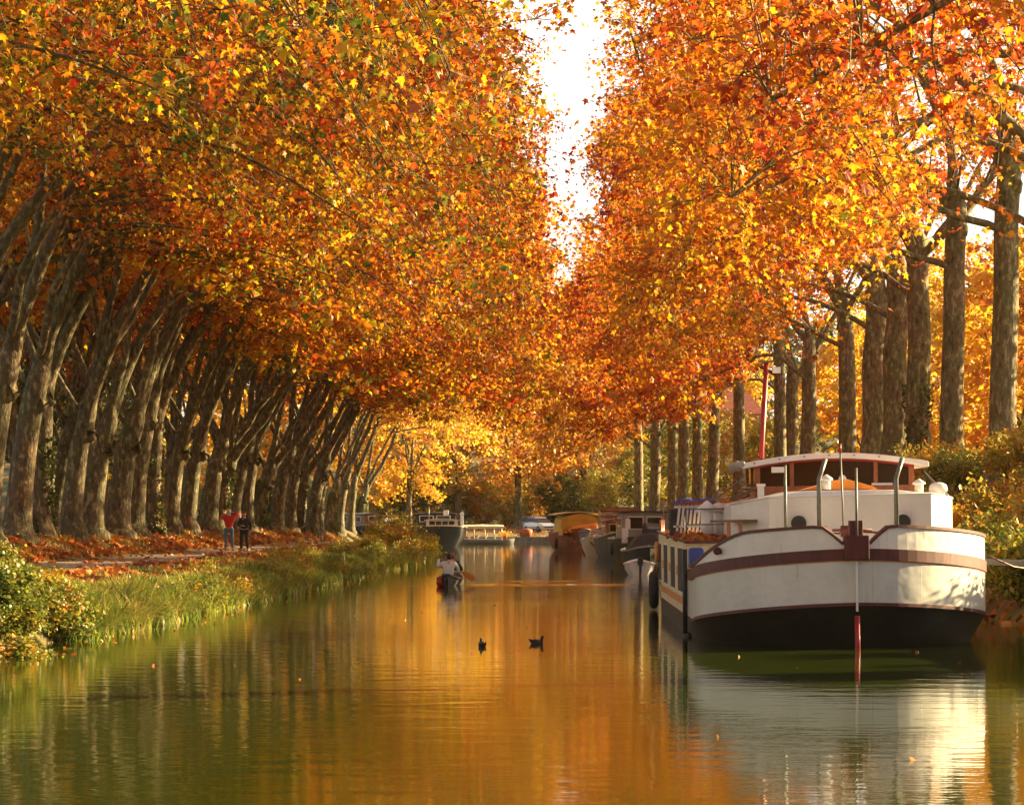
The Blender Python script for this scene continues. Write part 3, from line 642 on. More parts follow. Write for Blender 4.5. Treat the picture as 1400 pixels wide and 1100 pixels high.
# leaning pole props etc. are below
#@@
# ------------------------------------------------------------------ boat paints
M['white'] = paint('boat_white', (.60, .59, .53), .34, .05, 1.4, dirt=(.50, .45, .36), bump=.003)
def hull_paint(name, col, rust=.6, low=None):
    m, nt, out = newmat(name); L = nt.links
    b = N(nt, 'ShaderNodeBsdfPrincipled'); b.inputs['Roughness'].default_value = .36
    tc = N(nt, 'ShaderNodeTexCoord')
    def nz(sc_, sv, det=6, ro=.6):
        mp = N(nt, 'ShaderNodeMapping'); mp.inputs['Scale'].default_value = sv; L.new(tc.outputs['Object'], mp.inputs['Vector'])
        n_ = N(nt, 'ShaderNodeTexNoise'); n_.inputs['Scale'].default_value = sc_; n_.inputs['Detail'].default_value = det; n_.inputs['Roughness'].default_value = ro; L.new(mp.outputs['Vector'], n_.inputs['Vector']); return n_
    base = nz(1.2, (1, 1, 1)); r0 = ramp(nt, [(.3, tuple(c * .86 for c in col)), (.7, tuple(min(1, c * 1.06) for c in col))]); L.new(base.outputs['Fac'], r0.inputs['Fac'])
    st = nz(4.0, (3.2, 3.2, .22), 5); r1 = ramp(nt, [(.60, (0, 0, 0)), (.74, (1, 1, 1))]); L.new(st.outputs['Fac'], r1.inputs['Fac'])
    f = N(nt, 'ShaderNodeMath', operation='MULTIPLY'); f.inputs[1].default_value = rust; L.new(r1.outputs['Color'], f.inputs[0])
    mx = N(nt, 'ShaderNodeMixRGB'); L.new(f.outputs[0], mx.inputs['Fac']); L.new(r0.outputs['Color'], mx.inputs['Color1']); mx.inputs['Color2'].default_value = (.40, .31, .19, 1)
    ch = nz(7.0, (1, 1, 1.6), 8, .7); r2 = ramp(nt, [(.70, (0, 0, 0)), (.73, (1, 1, 1))]); L.new(ch.outputs['Fac'], r2.inputs['Fac'])
    m2 = N(nt, 'ShaderNodeMixRGB'); L.new(r2.outputs['Color'], m2.inputs['Fac']); L.new(mx.outputs['Color'], m2.inputs['Color1']); m2.inputs['Color2'].default_value = (.16, .10, .06, 1)
    L.new(m2.outputs['Color'], b.inputs['Base Color'])
    # dents in the plating plus weld seams every 1.4 m
    dn = nz(1.8, (1, 1, 1.3), 2); sp = N(nt, 'ShaderNodeSeparateXYZ'); L.new(tc.outputs['Object'], sp.inputs[0])
    w1 = N(nt, 'ShaderNodeMath', operation='MODULO'); ab = N(nt, 'ShaderNodeMath', operation='ADD'); ab.inputs[1].default_value = 21; L.new(sp.outputs['X'], ab.inputs[0]); L.new(ab.outputs[0], w1.inputs[0]); w1.inputs[1].default_value = 1.3
    w2 = N(nt, 'ShaderNodeMath', operation='LESS_THAN'); w2.inputs[1].default_value = .02; L.new(w1.outputs[0], w2.inputs[0])
    bp = N(nt, 'ShaderNodeBump'); bp.inputs['Strength'].default_value = .55; bp.inputs['Distance'].default_value = .045; L.new(dn.outputs['Fac'], bp.inputs['Height'])
    b2 = N(nt, 'ShaderNodeBump'); b2.inputs['Strength'].default_value = .6; b2.inputs['Distance'].default_value = .008; L.new(w2.outputs[0], b2.inputs['Height']); L.new(bp.outputs['Normal'], b2.inputs['Normal'])
    L.new(b2.outputs['Normal'], b.inputs['Normal']); L.new(b.outputs[0], out.inputs['Surface']); return m
M['hull_white'] = hull_paint('hull_white', (.74, .72, .65), .6)
M['hull_low_shaded'] = hull_paint('hull_lower_white_shaded', (.60, .61, .54), .65)  # duller, greener copy of the hull white; shade above dark water painted in
M['white_clean'] = paint('boat_white_clean', (.78, .76, .70), .42, .05, 2.0, bump=.003)
M['cream'] = paint('boat_cream', (.78, .64, .38), .45, .08, 1.5, dirt=(.42, .28, .12), bump=.004)
M['maroon'] = paint('boat_maroon', (.085, .010, .008), .55, .25, 3.0, dirt=(.13, .03, .015), bump=.004)
M['red'] = paint('boat_red', (.36, .015, .01), .4, .15, 3.0)
M['orange_trim'] = paint('faded_orange_trim', (.62, .25, .06), .5, .2, 3.0)
M['black'] = paint('boat_black', (.012, .012, .012), .5, .4, 4.0, bump=.004)
M['wood'] = paint('varnished_wood', (.34, .10, .03), .35, .3, 5.0)
M['brown'] = paint('brown_wood', (.16, .07, .03), .5, .3, 5.0)
M['steel'] = paint('galvanised_steel', (.15, .155, .13), .45, .2, 6.0, metal=.5)
M['blue'] = paint('blue_tarp', (.02, .05, .30), .5, .25, 4.0)
M['dark_blue'] = paint('dark_blue_paint', (.015, .06, .24), .4, .25, 3.0)
M['orange'] = paint('orange_canvas', (.80, .28, .04), .7, .15, 3.0)
M['tarp'] = paint('yellow_tarp', (.88, .60, .10), .7, .15, 1.5, bump=.05)
M['rubber'] = paint('tyre_rubber', (.02, .02, .02), .8, .3, 8.0)
M['grey'] = paint('grey_paint', (.34, .33, .28), .5, .15, 3.0)
M['dark'] = paint('dark_canvas', (.035, .035, .04), .7, .3, 3.0)
M['rust'] = paint('rusty_red', (.36, .09, .03), .7, .35, 3.0)
def glass(name, col=(.02, .02, .018)):
    m, nt, out = newmat(name); b = N(nt, 'ShaderNodeBsdfPrincipled'); b.inputs['Base Color'].default_value = (*col, 1); b.inputs['Roughness'].default_value = .06; b.inputs['Specular IOR Level'].default_value = .28
    tc = N(nt, 'ShaderNodeTexCoord'); n_ = N(nt, 'ShaderNodeTexNoise'); n_.inputs['Scale'].default_value = 2.5; nt.links.new(tc.outputs['Object'], n_.inputs['Vector'])
    bp = N(nt, 'ShaderNodeBump'); bp.inputs['Distance'].default_value = .01; bp.inputs['Strength'].default_value = .3; nt.links.new(n_.outputs['Fac'], bp.inputs['Height']); nt.links.new(bp.outputs['Normal'], b.inputs['Normal'])
    nt.links.new(b.outputs[0], out.inputs['Surface']); return m
M['glass'] = glass('window_glass', (.035, .016, .009))  # brown base colour stands in for autumn foliage mirrored in the panes
M['glass_dark'] = paint('dark_glass', (.012, .012, .014), .55, .2, 3.0, bump=0)
M['glass_pale'] = glass('curtained_glass', (.35, .33, .28))

# ------------------------------------------------------------------ the white barge
B = empty('barge', (4.95, 50.4, 0), 'large white canal barge with maroon band and wooden wheelhouse moored on the right', 'barge', size=2)
HB = 2.52
def outline(na=22):
    """half outline: (x, t, e) from stem aft"""
    o = []
    for k in range(na + 1):
        a = math.pi / 2 * k / na; o.append((HB * math.sin(a) ** 1.22, 3.2 * (1 - math.cos(a))))
    for t in (3.6, 4.0, 4.4, 4.8, 5.1, 5.4, 5.7, 8, 11, 14, 17, 20): o.append((HB, t))
    for k in range(1, 9):
        a = k / 8; o.append((HB * (1 - .42 * a ** 2.2), 20 + 5 * a))
    return o
OL = outline()
def full(): return [(-x, t) for x, t in OL[::-1]] + [(x, t) for x, t in OL[1:]]
FO = full()
def e_(t): return max(0, 1 - t / 4.2) ** 1.3
def zs(t): return .36 + .37 * e_(t) + .05 * max(0, (t - 18) / 7) ** 2
def zb(t): return 1.08 + .38 * e_(t) + .10 * max(0, (t - 18) / 7) ** 2
def zr(t, x):
    z = 1.70 + .31 * e_(t)
    if abs(x) < .66: z = min(z, 1.74 + .27 * math.sin(min(1, max(0, abs(x) - .27) / .39) * math.pi / 2)) if abs(x) > .26 else 1.72
    if x < -1.7: z = z + (zb(t) + .22 - z) * min(1, ((-x - 1.7) / .8)) ** 1.7
    if t > 3.4: z = z + (zb(t) + .22 - z) * min(1, ((t - 3.4) / 1.9)) ** 1.6
    return z
def under(x, t, z):
    f = min(1, max(0, 1 - t / 6)); k = (zs(t) - z)
    return (x * (1 - .22 * k * f / .5), t + .55 * k * f, z)
# black bottom
mb = MB(); mb.loft([[under(x, t, z) for x, t in FO] for z in (-.45,)] + [[under(x, t, 0.0) for x, t in FO], [under(x, t, zs(t) * .55) for x, t in FO], [(x, t, zs(t)) for x, t in FO]], 0, closed=False, smooth=True)
mb.build('hull_bottom', M['black'], B)
mb = MB(); mb.loft([[(x, t, zs(t)) for x, t in FO], [(x * 1.0, t, (zs(t) + zb(t)) / 2) for x, t in FO], [(x, t, zb(t) + .02) for x, t in FO]], 0, closed=False, smooth=True)
mb.loft([[(FO[0][0], FO[0][1], -.4), (FO[0][0], FO[0][1], 1.3)], [(FO[-1][0], FO[-1][1], -.4), (FO[-1][0], FO[-1][1], 1.3)]], 0, closed=False)
mb.build('hull', M['hull_low_shaded'], B)
def strip(z0, z1, off, name, mat, tmax=99, thick=.05, parent=None):
    secs = []
    for x, t in FO:
        if t > tmax: continue
        n = Vector((x, 0)).normalized() if t > 3.2 else None
        secs.append((x, t))
    S = []
    for i, (x, t) in enumerate(secs):
        p = secs[max(i - 1, 0)]; q = secs[min(i + 1, len(secs) - 1)]
        tx, ty = q[0] - p[0], q[1] - p[1]; l = math.hypot(tx, ty) or 1; nx_, ny_ = ty / l, -tx / l
        a, b2 = z0(t, x), z1(t, x)
        S.append([(x + nx_ * off, t + ny_ * off, a), (x + nx_ * off, t + ny_ * off, b2), (x - nx_ * thick, t - ny_ * thick, b2), (x - nx_ * thick, t - ny_ * thick, a)])
    m_ = MB(); m_.loft(S, 0, closed=True, cap=True, smooth=False); return m_.build(name, mat, parent or B)
strip(lambda t, x: zb(t), lambda t, x: zb(t) + .19, .03, 'rubbing_band', M['maroon'], 5.6)
strip(lambda t, x: zb(t) - .02, lambda t, x: zb(t) + .17, .008, 'aft_band', M['orange_trim'])
strip(lambda t, x: zs(t) - .02, lambda t, x: zs(t) + .035, .02, 'lower_stripe', M['maroon'])
bw = strip(lambda t, x: zb(t) + .15, lambda t, x: zr(t, x), .0, 'bulwark', M['hull_white'], 5.3)
rl = strip(lambda t, x: zr(t, x) - .005, lambda t, x: zr(t, x) + .045, .025, 'rail', M['maroon'], 5.3, .10, bw)
# foredeck and side decks
mb = MB(); n = len(FO); mb.add([(x * .985, t + (.03 if t < 3 else 0), zb(t) + .04) for x, t in FO], [tuple(range(n))]); mb.build('deck', M['grey'], B)
# stem: maroon post box, lower stem bar
mb = MB(); mb.box((0, .02, 1.665), (.40, .30, .40)).box((.0, .1, 1.92), (.22, .26, .38)); st = mb.build('stem_post', M['maroon'], B, bevel=.015)
mb = MB(); mb.tube([(0, -.05, .55), (0, .0, -.5)], .045, 8); mb.build('stem_bar', M['red'], B)
mb = MB(); mb.box((0, -.012, 1.03), (.035, .06, .82)); mb.build('stem_seam', M['white_clean'], B)
mb = MB(); mb.tube([(-.16, 1.0, 1.93), (.20, 1.0, 1.93)], .10, 14); mb.box((.04, 1.0, 1.7), (.22, .4, .4)); mb.tube([(-.30, 1.0, 1.95), (.36, 1.0, 1.95)], .022, 8); mb.build('windlass', M['maroon'], B)
# thin poles
mb = MB(); mb.tube([(.0, -.1, 1.55), (.0, -.1, 2.97)], .022, 8); mb.build('bow_pole', M['steel'], B)
mb = MB(); mb.tube([(-.02, 2.0, 1.5), (-.03, 2.0, 2.4), (-.06, 2.0, 3.28)], .016, 8); mb.build('flag_pole', M['steel'], B)
mb = MB(); mb.tube([(-.06, 2.0, 3.25), (-.06, 2.0, 3.42)], .02, 8); mb.build('pole_tip', M['red'], B)
mb = MB(); mb.box((-.85, 4.1, 2.0), (.05, .05, .1)); mb.tube([(-.85, 4.1, 1.6), (-.85, 4.1, 3.1)], .028, 8); pst = mb.build('lamp_pole', M['steel'], B)
mb = MB(); mb.box((-.98, 4.05, 3.02), (.22, .16, .1)); mb.build('lamp', M['white_clean'], pst)
for k, xx in enumerate((-.25, 1.12)):
    mb = MB(); mb.tube([(xx, 4.1, 1.5), (xx, 4.1, 2.84), (xx + .05, 4.15, 2.98), (xx + .13, 4.25, 3.2)], .042, 10); mb.box((xx - .02, 4.1, 1.99), (.26, .2, .05)); mb.build('davit', M['steel'], B)
for xx in (-.52, 1.37):
    mb = MB(); mb.tube([(xx, 5.26, 2.07), (xx, 5.44, 2.07)], .135, 24); mb.build('porthole', M['black'], B)
# hawse hole and small scuffs on the bulwark
mb = MB(); mb.lathe((-2.20, 1.62, 1.62), [(.055, -.05), (.07, 0), (.055, .05)], 14, 0, 'Y'); mb.build('hawse_hole', M['maroon'], B)
# forecabin: white polygon house
cc = .40
poly = [(cc - 1.45, 5.4), (cc + 1.50, 5.4), (cc + 2.02, 6.5), (cc + 2.02, 12.5), (cc - 2.06, 12.5), (cc - 2.06, 6.9)]
mb = MB()
def ctop(x, t): return 2.68 - .045 * (x - cc) ** 2 - (.03 if x < cc else 0) * abs(x - cc)
mb.loft([[(x, t, 1.15) for x, t in poly], [(x, t, ctop(x, t)) for x, t in poly], [(cc + (x - cc) * .5, 5.9 + (t - 5.9) * .8, 2.655) for x, t in poly]])
fc = mb.build('forecabin', M['hull_white'], B, bevel=.02)
mb = MB(); mb.tube([(x, t, ctop(x, t) + .005) for x, t in [poly[5], poly[0], poly[1], poly[2]]], .018, 6); mb.build('cabin_edge', M['white_clean'], fc)
mb = MB(); mb.box((cc - 2.0, 6.25, 2.12), (.62, 1.0, .05), rz=.35); mb.build('side_rail', M['brown'], B)
for xx in (-1.78, -1.58):
    mb = MB(); mb.box((xx + .02, 5.9 + (1.8 + xx) * -1.6, 1.75), (.07, .07, .70)); mb.build('side_post', M['wood'], B)
mb = MB(); mb.box((cc + .6, 5.3, 2.76), (.36, .2, .04)); mb.build('deck_cleat', M['white_clean'], B)
mb = MB(); mb.prism([(cc - .75, 2.68), (cc + .62, 2.68), (cc + .5, 2.74), (cc + .05, 2.87), (cc - .1, 2.86)], 6.2, 7.6); mb.build('skylight_cover', M['orange'], B)
def vent(x, y, z0, h, r, cone=True, parent=B):
    m_ = MB()
    m_.lathe((x, y, z0), [(r, 0), (r, h)], 14); v_ = m_.build('vent', M['white_clean'], parent)
    m_ = MB()
    if cone: m_.lathe((x, y, z0 + h), [(r * 1.05, -.01), (r * 1.5, .0), (r * 1.5, .03), (.015, r * 1.3)], 14)
    else: m_.lathe((x, y, z0 + h), [(r * 1.3, -.08), (r * 1.35, -.02), (r * 1.2, .05), (r * .7, .09), (.01, .1)], 14)
    m_.build('vent_cap', M['white_clean'], v_)
vent(.04, 5.9, 2.68, .17, .08); vent(cc + 1.42, 6.6, 2.60, .16, .08); vent(cc + 1.85, 7.2, 2.55, .15, .13, False)
# wheelhouse
wc = .47; W0, W1 = 9.0, 12.0; hw = 1.54
def roofz(x): return 3.41 - .058 * (x - wc) ** 2
mb = MB()
mb.box((wc, (W0 + W1) / 2, 2.55), (2 * hw, W1 - W0, .46))            # dado
wh = mb.build('wheelhouse', M['wood'], B)
posts = [-hw + .05, -.82, .80, hw - .05]
for p_ in posts:
    mb = MB(); mb.box((wc + p_, W0 + .04, 3.0), (.11 if abs(p_) > 1 else .08, .09, .62)); mb.build('window_post', M['wood'], wh)
    if abs(p_) > 1:
        for yy in (10.4, W1 - .05):
            mb = MB(); mb.box((wc + p_, yy, 2.95), (.08, .09, .5)); mb.build('window_post', M['wood'], wh)
mb = MB(); pts = [(wc - hw, roofz(wc - hw) - .10)] + [(wc - hw + i * .22, roofz(wc - hw + i * .22) - .09) for i in range(1, 14)] + [(wc + hw, roofz(wc + hw) - .10)]
mb.prism(pts[::-1] + [(p[0], p[1] - .06) for p in pts], W0 - .012, W0 + .07); mb.build('window_header', M['red'], wh)
for a, b_ in zip(posts[:-1], posts[1:]):
    mb = MB(); mb.box((wc + (a + b_) / 2, W0 + .05, 3.045), (b_ - a - .08, .02, .54), rx=-.05); mb.build('window_pane', M['glass'], wh)
for sx_ in (-1, 1):
    mb = MB(); mb.box((wc + sx_ * (hw - .05), 10.5, 2.95), (.02, 2.8, .44)); mb.build('window_pane', M['glass'], wh)
mb = MB(); rx_ = [wc - 1.80 + i * .24 for i in range(16)]
sec = [(x, roofz(x) + .0) for x in rx_]
mb.prism(sec + [(p[0], p[1] - .11) for p in sec[::-1]], W0 - .28, W1 + .3); rf = mb.build('roof', M['white_clean'], wh, bevel=.02)
mb = MB()
for i in range(1, 14, 2): mb.lathe((rx_[i], W0 - .29, roofz(rx_[i]) - .045), [(.016, -.01), (.016, .012)], 8, 0, 'Y')
mb.build('roof_stud', M['steel'], rf, kind='stuff')
mb = MB(); mb.tube([(rx_[0] - .02 + .05 * math.sin(i), W0 - .3 + i * .4, roofz(rx_[0]) - .03 + .02 * math.cos(i * 2)) for i in range(9)], [.07, .09, .07, .09, .08, .1, .07, .08, .06], 8); mb.build('rolled_awning', M['grey'], rf)
mb = MB(); mb.tube([(wc + 1.7, W0 - .25, 3.02), (wc + 2.08, W0 - 1.2, 2.50)], .022, 6); mb.build('stay', M['steel'], wh)
mb = MB(); mb.tube([(wc - 1.72, W0 - .2, 3.0), (wc - 2.3, W0 - .2, 2.55)], .014, 6); mb.build('stay', M['steel'], wh)
vent(wc + .12, W0 - .4, 2.74, .14, .06, False, wh)
# bundle of ropes and lamp on the left shoulder of the cabin
mb = MB(); rg = random.Random(8)
for k in range(7): mb.tube([(cc - 2.0 + rg.uniform(0, .5), 8 + rg.uniform(-.5, 1), 2.52 + .05 * k + rg.uniform(0, .05)), (cc - 1.9 + rg.uniform(0, .4), 8.5, 2.6 + .04 * k), (cc - 1.6 + rg.uniform(-.2, .3), 9, 2.56 + .05 * k)], .018, 6)
mb.build('rope_bundle', M['brown'], B)
mb = MB(); mb.box((cc - 1.45, 7.6, 2.66), (.12, .12, .22)).box((cc - 1.45, 7.55, 2.79), (.16, .2, .05)); mb.build('deck_lamp', M['white_clean'], B)
# aft deckhouse with leaf strewn roof
mb = MB(); mb.loft([[(-HB - .004, 6.0, .9), (HB + .004, 6.0, .9), (HB + .004, 21.5, 1.0), (-HB - .004, 21.5, 1.0)], [(-HB - .004, 6.0, 1.72), (HB + .004, 6.0, 1.72), (HB + .004, 21.5, 1.86), (-HB - .004, 21.5, 1.86)]])
dh = mb.build('deckhouse', M['cream'], B)
mb = MB(); mb.loft([[(-HB - .05, 5.9, 1.722), (HB + .05, 5.9, 1.722), (HB + .05, 21.6, 1.862), (-HB - .05, 21.6, 1.862)], [(-HB - .05, 5.9, 1.762), (HB + .05, 5.9, 1.762), (HB + .05, 21.6, 1.902), (-HB - .05, 21.6, 1.902)]]); mb.build('deckhouse_roof', M['maroon'], dh)
mb = MB(); mb.loft([[(-HB - .012, 5.75, .33), (-HB - .012, 20, .36), (-HB - .012, 20, 1.08), (-HB - .012, 5.75, 1.06)], [(-HB + .06, 5.75, .33), (-HB + .06, 20, .36), (-HB + .06, 20, 1.08), (-HB + .06, 5.75, 1.06)]]); mb.build('side_plating', M['cream'], dh)
strip_o = MB(); strip_o.box((-HB - .012, 12.9, .62), (.02, 14.2, .14)); strip_o.build('lower_rubbing_strip', M['orange_trim'], dh)
for sd in (-1, 1):
    for t in (8.6, 12.3, 16.4, 20.0):
        mb = MB(); mb.box((sd * (HB + .0), t, 1.2), (.052, 2.06 if t < 19 else 1.6, .90)); f_ = mb.build('window', M['white_clean'], dh)
        mb = MB(); mb.box((sd * (HB + .02), t + .02, 1.2), (.03, 1.96 if t < 19 else 1.5, .82)); mb.build('window_pane', M['glass_dark'], f_)
rng = np.random.default_rng(3)
n = 900; lx = rng.uniform(-2.5, 0.2, n); ly = rng.uniform(6, 16, n)
lm = leaf_mesh('leaves_on_roof', np.stack([lx, ly, 1.765 + .009 * (ly - 6) + rng.uniform(.01, .05, n)], 1), rng, .18, 1, M['litter'], .1); link('roof_leaves', lm, dh, kind='stuff')
mb = MB(); mb.tube([(-HB - .06, 5.62, 1.62), (-HB - .07, 5.62, .02)], .045, 8); mb.lathe((-HB - .02, 5.5, .02), [(.0, -.1), (.1, -.05), (.1, .05), (.0, .1)], 10); mb.build('fender_pole', M['black'], B)
mb = MB(); mb.box((-2.40, 5.1, 1.48), (.26, .5, .34)); mb.build('blue_cover', M['blue'], B, bevel=.05)
# white slatted panels, vents and bundle on the deckhouse roof
sl_ = MB()
for k in range(8): sl_.box((-2.42 + k * .085, 12.5 + k * .04, 2.16), (.045, .04, .62), ry=.12)
sl_.box((-2.1, 12.55, 2.42), (.8, .05, .05)).box((-2.14, 12.5, 2.02), (.76, .04, .04)); sl_.build('slatted_panel', M['white_clean'], B)
mb = MB(); mb.box((-2.1, 12.7, 2.48), (.72, .5, .035)).box((-2.05, 12.7, 2.52), (.6, .5, .03)); mb.build('stacked_boards', M['rust'], B)
mb = MB(); mb.lathe((-2.2, 13.3, 2.50), [(.05, -.25), (.24, -.2), (.27, 0), (.2, .08), (.02, .1)], 10); mb.box((-1.95, 13.3, 2.56), (.6, .3, .05)); mb.build('blue_tarp_bundle', M['blue'], B)
mb = MB(); mb.box((-2.42, 13.3, 2.1), (.3, .6, .55)); mb.build('dark_locker', M['dark'], B, bevel=.03)
vent(-1.98, 9.4, 1.76, .60, .125); vent(-1.72, 9.7, 1.76, .62, .12, False)
mb = MB(); mb.tube([(-2.4, 9.1, 2.36), (-1.6, 9.1, 2.36)], .014, 6).tube([(-2.4, 9.1, 2.06), (-1.6, 9.1, 2.06)], .014, 6); mb.tube([(-2.4, 9.1, 1.75), (-2.4, 9.1, 2.38)], .014, 6); mb.build('guard_rail', M['steel'], B)
# mast with spreader and floodlight
mb = MB(); mb.tube([(-.72, 12.7, 1.75), (-.68, 12.7, 3.6), (-.56, 12.7, 5.36)], [.062, .055, .05], 10); ma = mb.build('mast', M['red'], B)
mb = MB(); mb.box((-.56, 12.7, 5.38), (.34, .12, .04)); mb.build('mast_spreader', M['steel'], ma)
mb = MB(); mb.box((-.36, 12.65, 5.2), (.16, .16, .12)).tube([(-.54, 12.7, 5.3), (-.38, 12.68, 5.28)], .012, 6); mb.build('floodlight', M['white_clean'], ma)
# stern gear
for k in range(3):
    mb = MB(); mb.tube([(-2.45 + k * .03, 21.0 + k * .5, 1.2), (-2.5 + k * .05, 20.9 + k * .5, 2.15)], .03, 6); mb.build('boat_hook', M['wood'], B)
def torus(mb_, c, R0, r, axis='X', n=20, k=8, mi=0):
    pts = []
    for i in range(n + 1):
        a = 2 * math.pi * i / n
        p = (0, R0 * math.cos(a), R0 * math.sin(a)) if axis == 'X' else (R0 * math.cos(a), 0, R0 * math.sin(a))
        pts.append(Vector(c) + Vector(p))
    return mb_.tube(pts, r, k, mi, cap=False)
mb = MB(); torus(mb, (-2.60, 20.4, 1.42), .19, .055, 'X'); tag(mb.build('lifebuoy', M['orange_trim'], None), '', ''); lb_ = bpy.data.objects['lifebuoy']; lb_.parent = B
for k_ in ('label', 'category'): del lb_[k_]
mb = MB(); torus(mb, (-2.62, 22.6, .5), .34, .11, 'X'); f_ = mb.build('tyre_fender', M['rubber'], B)
mb = MB(); mb.tube([(-2.6, 22.6, .8), (-2.45, 22.6, 1.3)], .02, 6); mb.build('fender_rope', M['brown'], f_)
B.rotation_euler = (0, R(-.7), 0)
# mooring plank and rope to the right bank
mb = MB(); mb.box((9.1, 56.4, 1.30), (3.4, .42, .07), ry=.03); mb.box((9.1, 56.18, 1.35), (3.4, .03, .05), ry=.03)
tag(mb.build('gangplank', M['grey']), 'grey wooden gangplank from the white barge to the right bank', 'gangplank')
mb = MB(); mb.tube([(7.1, 53.2, .62), (7.35, 55, .25), (7.0, 57, .1)], .018, 6); 
tag(mb.build('hanging_rope', M['brown'], B), '', '')
hr = bpy.data.objects['hanging_rope']
for k_ in ('label', 'category'): del hr[k_]
hr.location = (-4.95, -50.4, 0)
# waterline growth band, fairlead rope and scraped patch
strip(lambda t, x: -.03, lambda t, x: .05, -.30, 'weed_band', paint('weed_band', (.07, .075, .03), .8, .4, 6)) if False else None
mb = MB(); mb.tube([(-.9, .75, 1.98), (-.5, 1.2, 1.9), (-.16, 1.1, 1.9)], .02, 6).tube([(.9, .75, 1.98), (.5, 1.2, 1.9), (.2, 1.1, 1.92)], .02, 6); mb.build('bow_rope', M['brown'], B)
mb = MB()
for k in range(5): torus(mb, (-.95, 4.6, 1.62 + k * .03), .2 - .01 * k, .022, 'Y', 16, 5)
mb.build('rope_coil', M['brown'], B)
mb = MB(); mb.tube([(2.5, 3.0, 1.5), (3.2, 4.2, 1.25), (4.9, 5.6, 1.0)], .018, 6); mb.build('mooring_line', M['brown'], B)

# ------------------------------------------------------------------ other boats
def hull_secs(L, W, fb, sheer=.25, bow=.35, n=14, stern=.25, zk=-.35, bluff=2.2):
    """closed sections keel..gunwale from bow (y=0) to stern (y=L)"""
    S = []
    for i in range(n + 1):
        u = i / n; y = L * u
        w = W / 2 * (min(1, u / bow) ** (1 / bluff) if u < bow else 1) if u > 0 else .02
        if u > 1 - stern: w *= 1 - .35 * ((u - 1 + stern) / stern) ** 2
        z = fb + sheer * ((1 - 2 * u) ** 2 if u < .5 else .45 * (2 * u - 1) ** 2)
        rake = .5 * max(0, 1 - u / .2) * fb * .6
        S.append([(-w, y, z), (-w * .96, y + rake * .3, z * .5), (-w * .72, y + rake, 0), (-w * .5, y + rake, zk), (w * .5, y + rake, zk), (w * .72, y + rake, 0), (w * .96, y + rake * .3, z * .5), (w, y, z)])
    return S
def boat(loc, label, cat, L, W, fb, hullmat, deckmat, group=None, rz=0, stripe=None, **kw):
    o = empty('moored_boat' if cat != 'canoe' else 'canoe', loc, label, cat, group, rz, size=1)
    S = hull_secs(L, W, fb, **kw)
    MB().loft(S, 0, closed=False, smooth=True).add(S[-1], [tuple(range(8))]).build('hull', hullmat, o)
    dk = MB(); dv = [p[0] for p in [(s[0],) for s in S]]; dv = [(s[0][0] * .96, s[0][1], s[0][2] - .06) for s in S]; dw = [(s[7][0] * .96, s[7][1], s[7][2] - .06) for s in S]
    dk.loft([dv, dw], 0, closed=False); dk.build('deck', deckmat, o)
    g = MB()
    g.tube([(s[0][0], s[0][1], s[0][2]) for s in S], .045, 6).tube([(s[7][0], s[7][1], s[7][2]) for s in S], .045, 6); g.build('gunwale', stripe or M['black'], o)
    return o
def house(o, x, y0, y1, w, z0, z1, mat, roofmat, wins=2, name='cabin', over=.12, camber=.12, glassm=None, front_wins=2):
    c = MB().loft([[(x - w / 2, y0, z0), (x + w / 2, y0, z0), (x + w / 2, y1, z0), (x - w / 2, y1, z0)], [(x - w / 2 * .96, y0 + .06, z1), (x + w / 2 * .96, y0 + .06, z1), (x + w / 2 * .96, y1, z1), (x - w / 2 * .96, y1, z1)]]).build(name, mat, o)
    n = 8; top = [(x + (w / 2 + over) * (2 * i / n - 1), z1 + camber * (1 - (2 * i / n - 1) ** 2)) for i in range(n + 1)]
    MB().prism(top + [(p[0], p[1] - .06) for p in top[::-1]], y0 - over, y1 + over).build('roof', roofmat, c)
    h = z1 - z0
    for i in range(front_wins):
        ww = w * .8 / front_wins; cx = x - w * .4 + ww * (i + .5)
        f = MB().box((cx, y0 + .02, z0 + h * .64), (ww * .86, .08, h * .44)).build('window', M['white_clean'] if mat != M['white_clean'] else M['brown'], c)
        MB().box((cx, y0 - .025, z0 + h * .64), (ww * .74, .03, h * .36)).build('pane', glassm or M['glass'], f)
    for sd in (-1, 1):
        for i in range(wins):
            ll = (y1 - y0) * .84 / wins; cy = y0 + (y1 - y0) * .08 + ll * (i + .5)
            f = MB().box((x + sd * (w / 2 * .98), cy, z0 + h * .6), (.07, ll * .74, h * .44)).build('window', M['white_clean'] if mat != M['white_clean'] else M['brown'], c)
            MB().box((x + sd * (w / 2 * .98 + .035), cy, z0 + h * .6), (.03, ll * .64, h * .36)).build('pane', glassm or M['glass'], f)
    return c
GB = 'boats moored in line along the right bank'
# grey white houseboat with black bow, d about 150
o = boat((4.35, 148, 0), 'grey and white houseboat with a tall square cabin moored behind the white barge', 'houseboat', 16, 2.9, 1.15, M['black'], M['grey'], GB, rz=R(1), sheer=.2)
c = house(o, .1, 3.4, 10, 2.3, 1.05, 2.55, M['grey'], M['dark'], 3, front_wins=2, camber=.06)
MB().box((-.95, 1.9, 1.35), (.3, .5, .75), rx=-.15).box((-.8, 2.2, 1.95), (.25, .1, .5)).build('deck_locker', M['white_clean'], o, bevel=.04)
MB().tube([(.9, 1.5, 1.2), (.9, 1.5, 2.9)], .03, 6).build('bow_pole', M['wood'], o)
MB().loft([[(-.1, 1.2, 1.1), (1.0, 1.2, 1.1), (1.0, 3.2, 1.2), (-.1, 3.2, 1.2)], [(.1, 1.4, 1.75), (.9, 1.5, 1.7), (.9, 3.1, 2.0), (0, 3.1, 2.05)]]).build('dark_cover', M['dark'], o, bevel=.08)
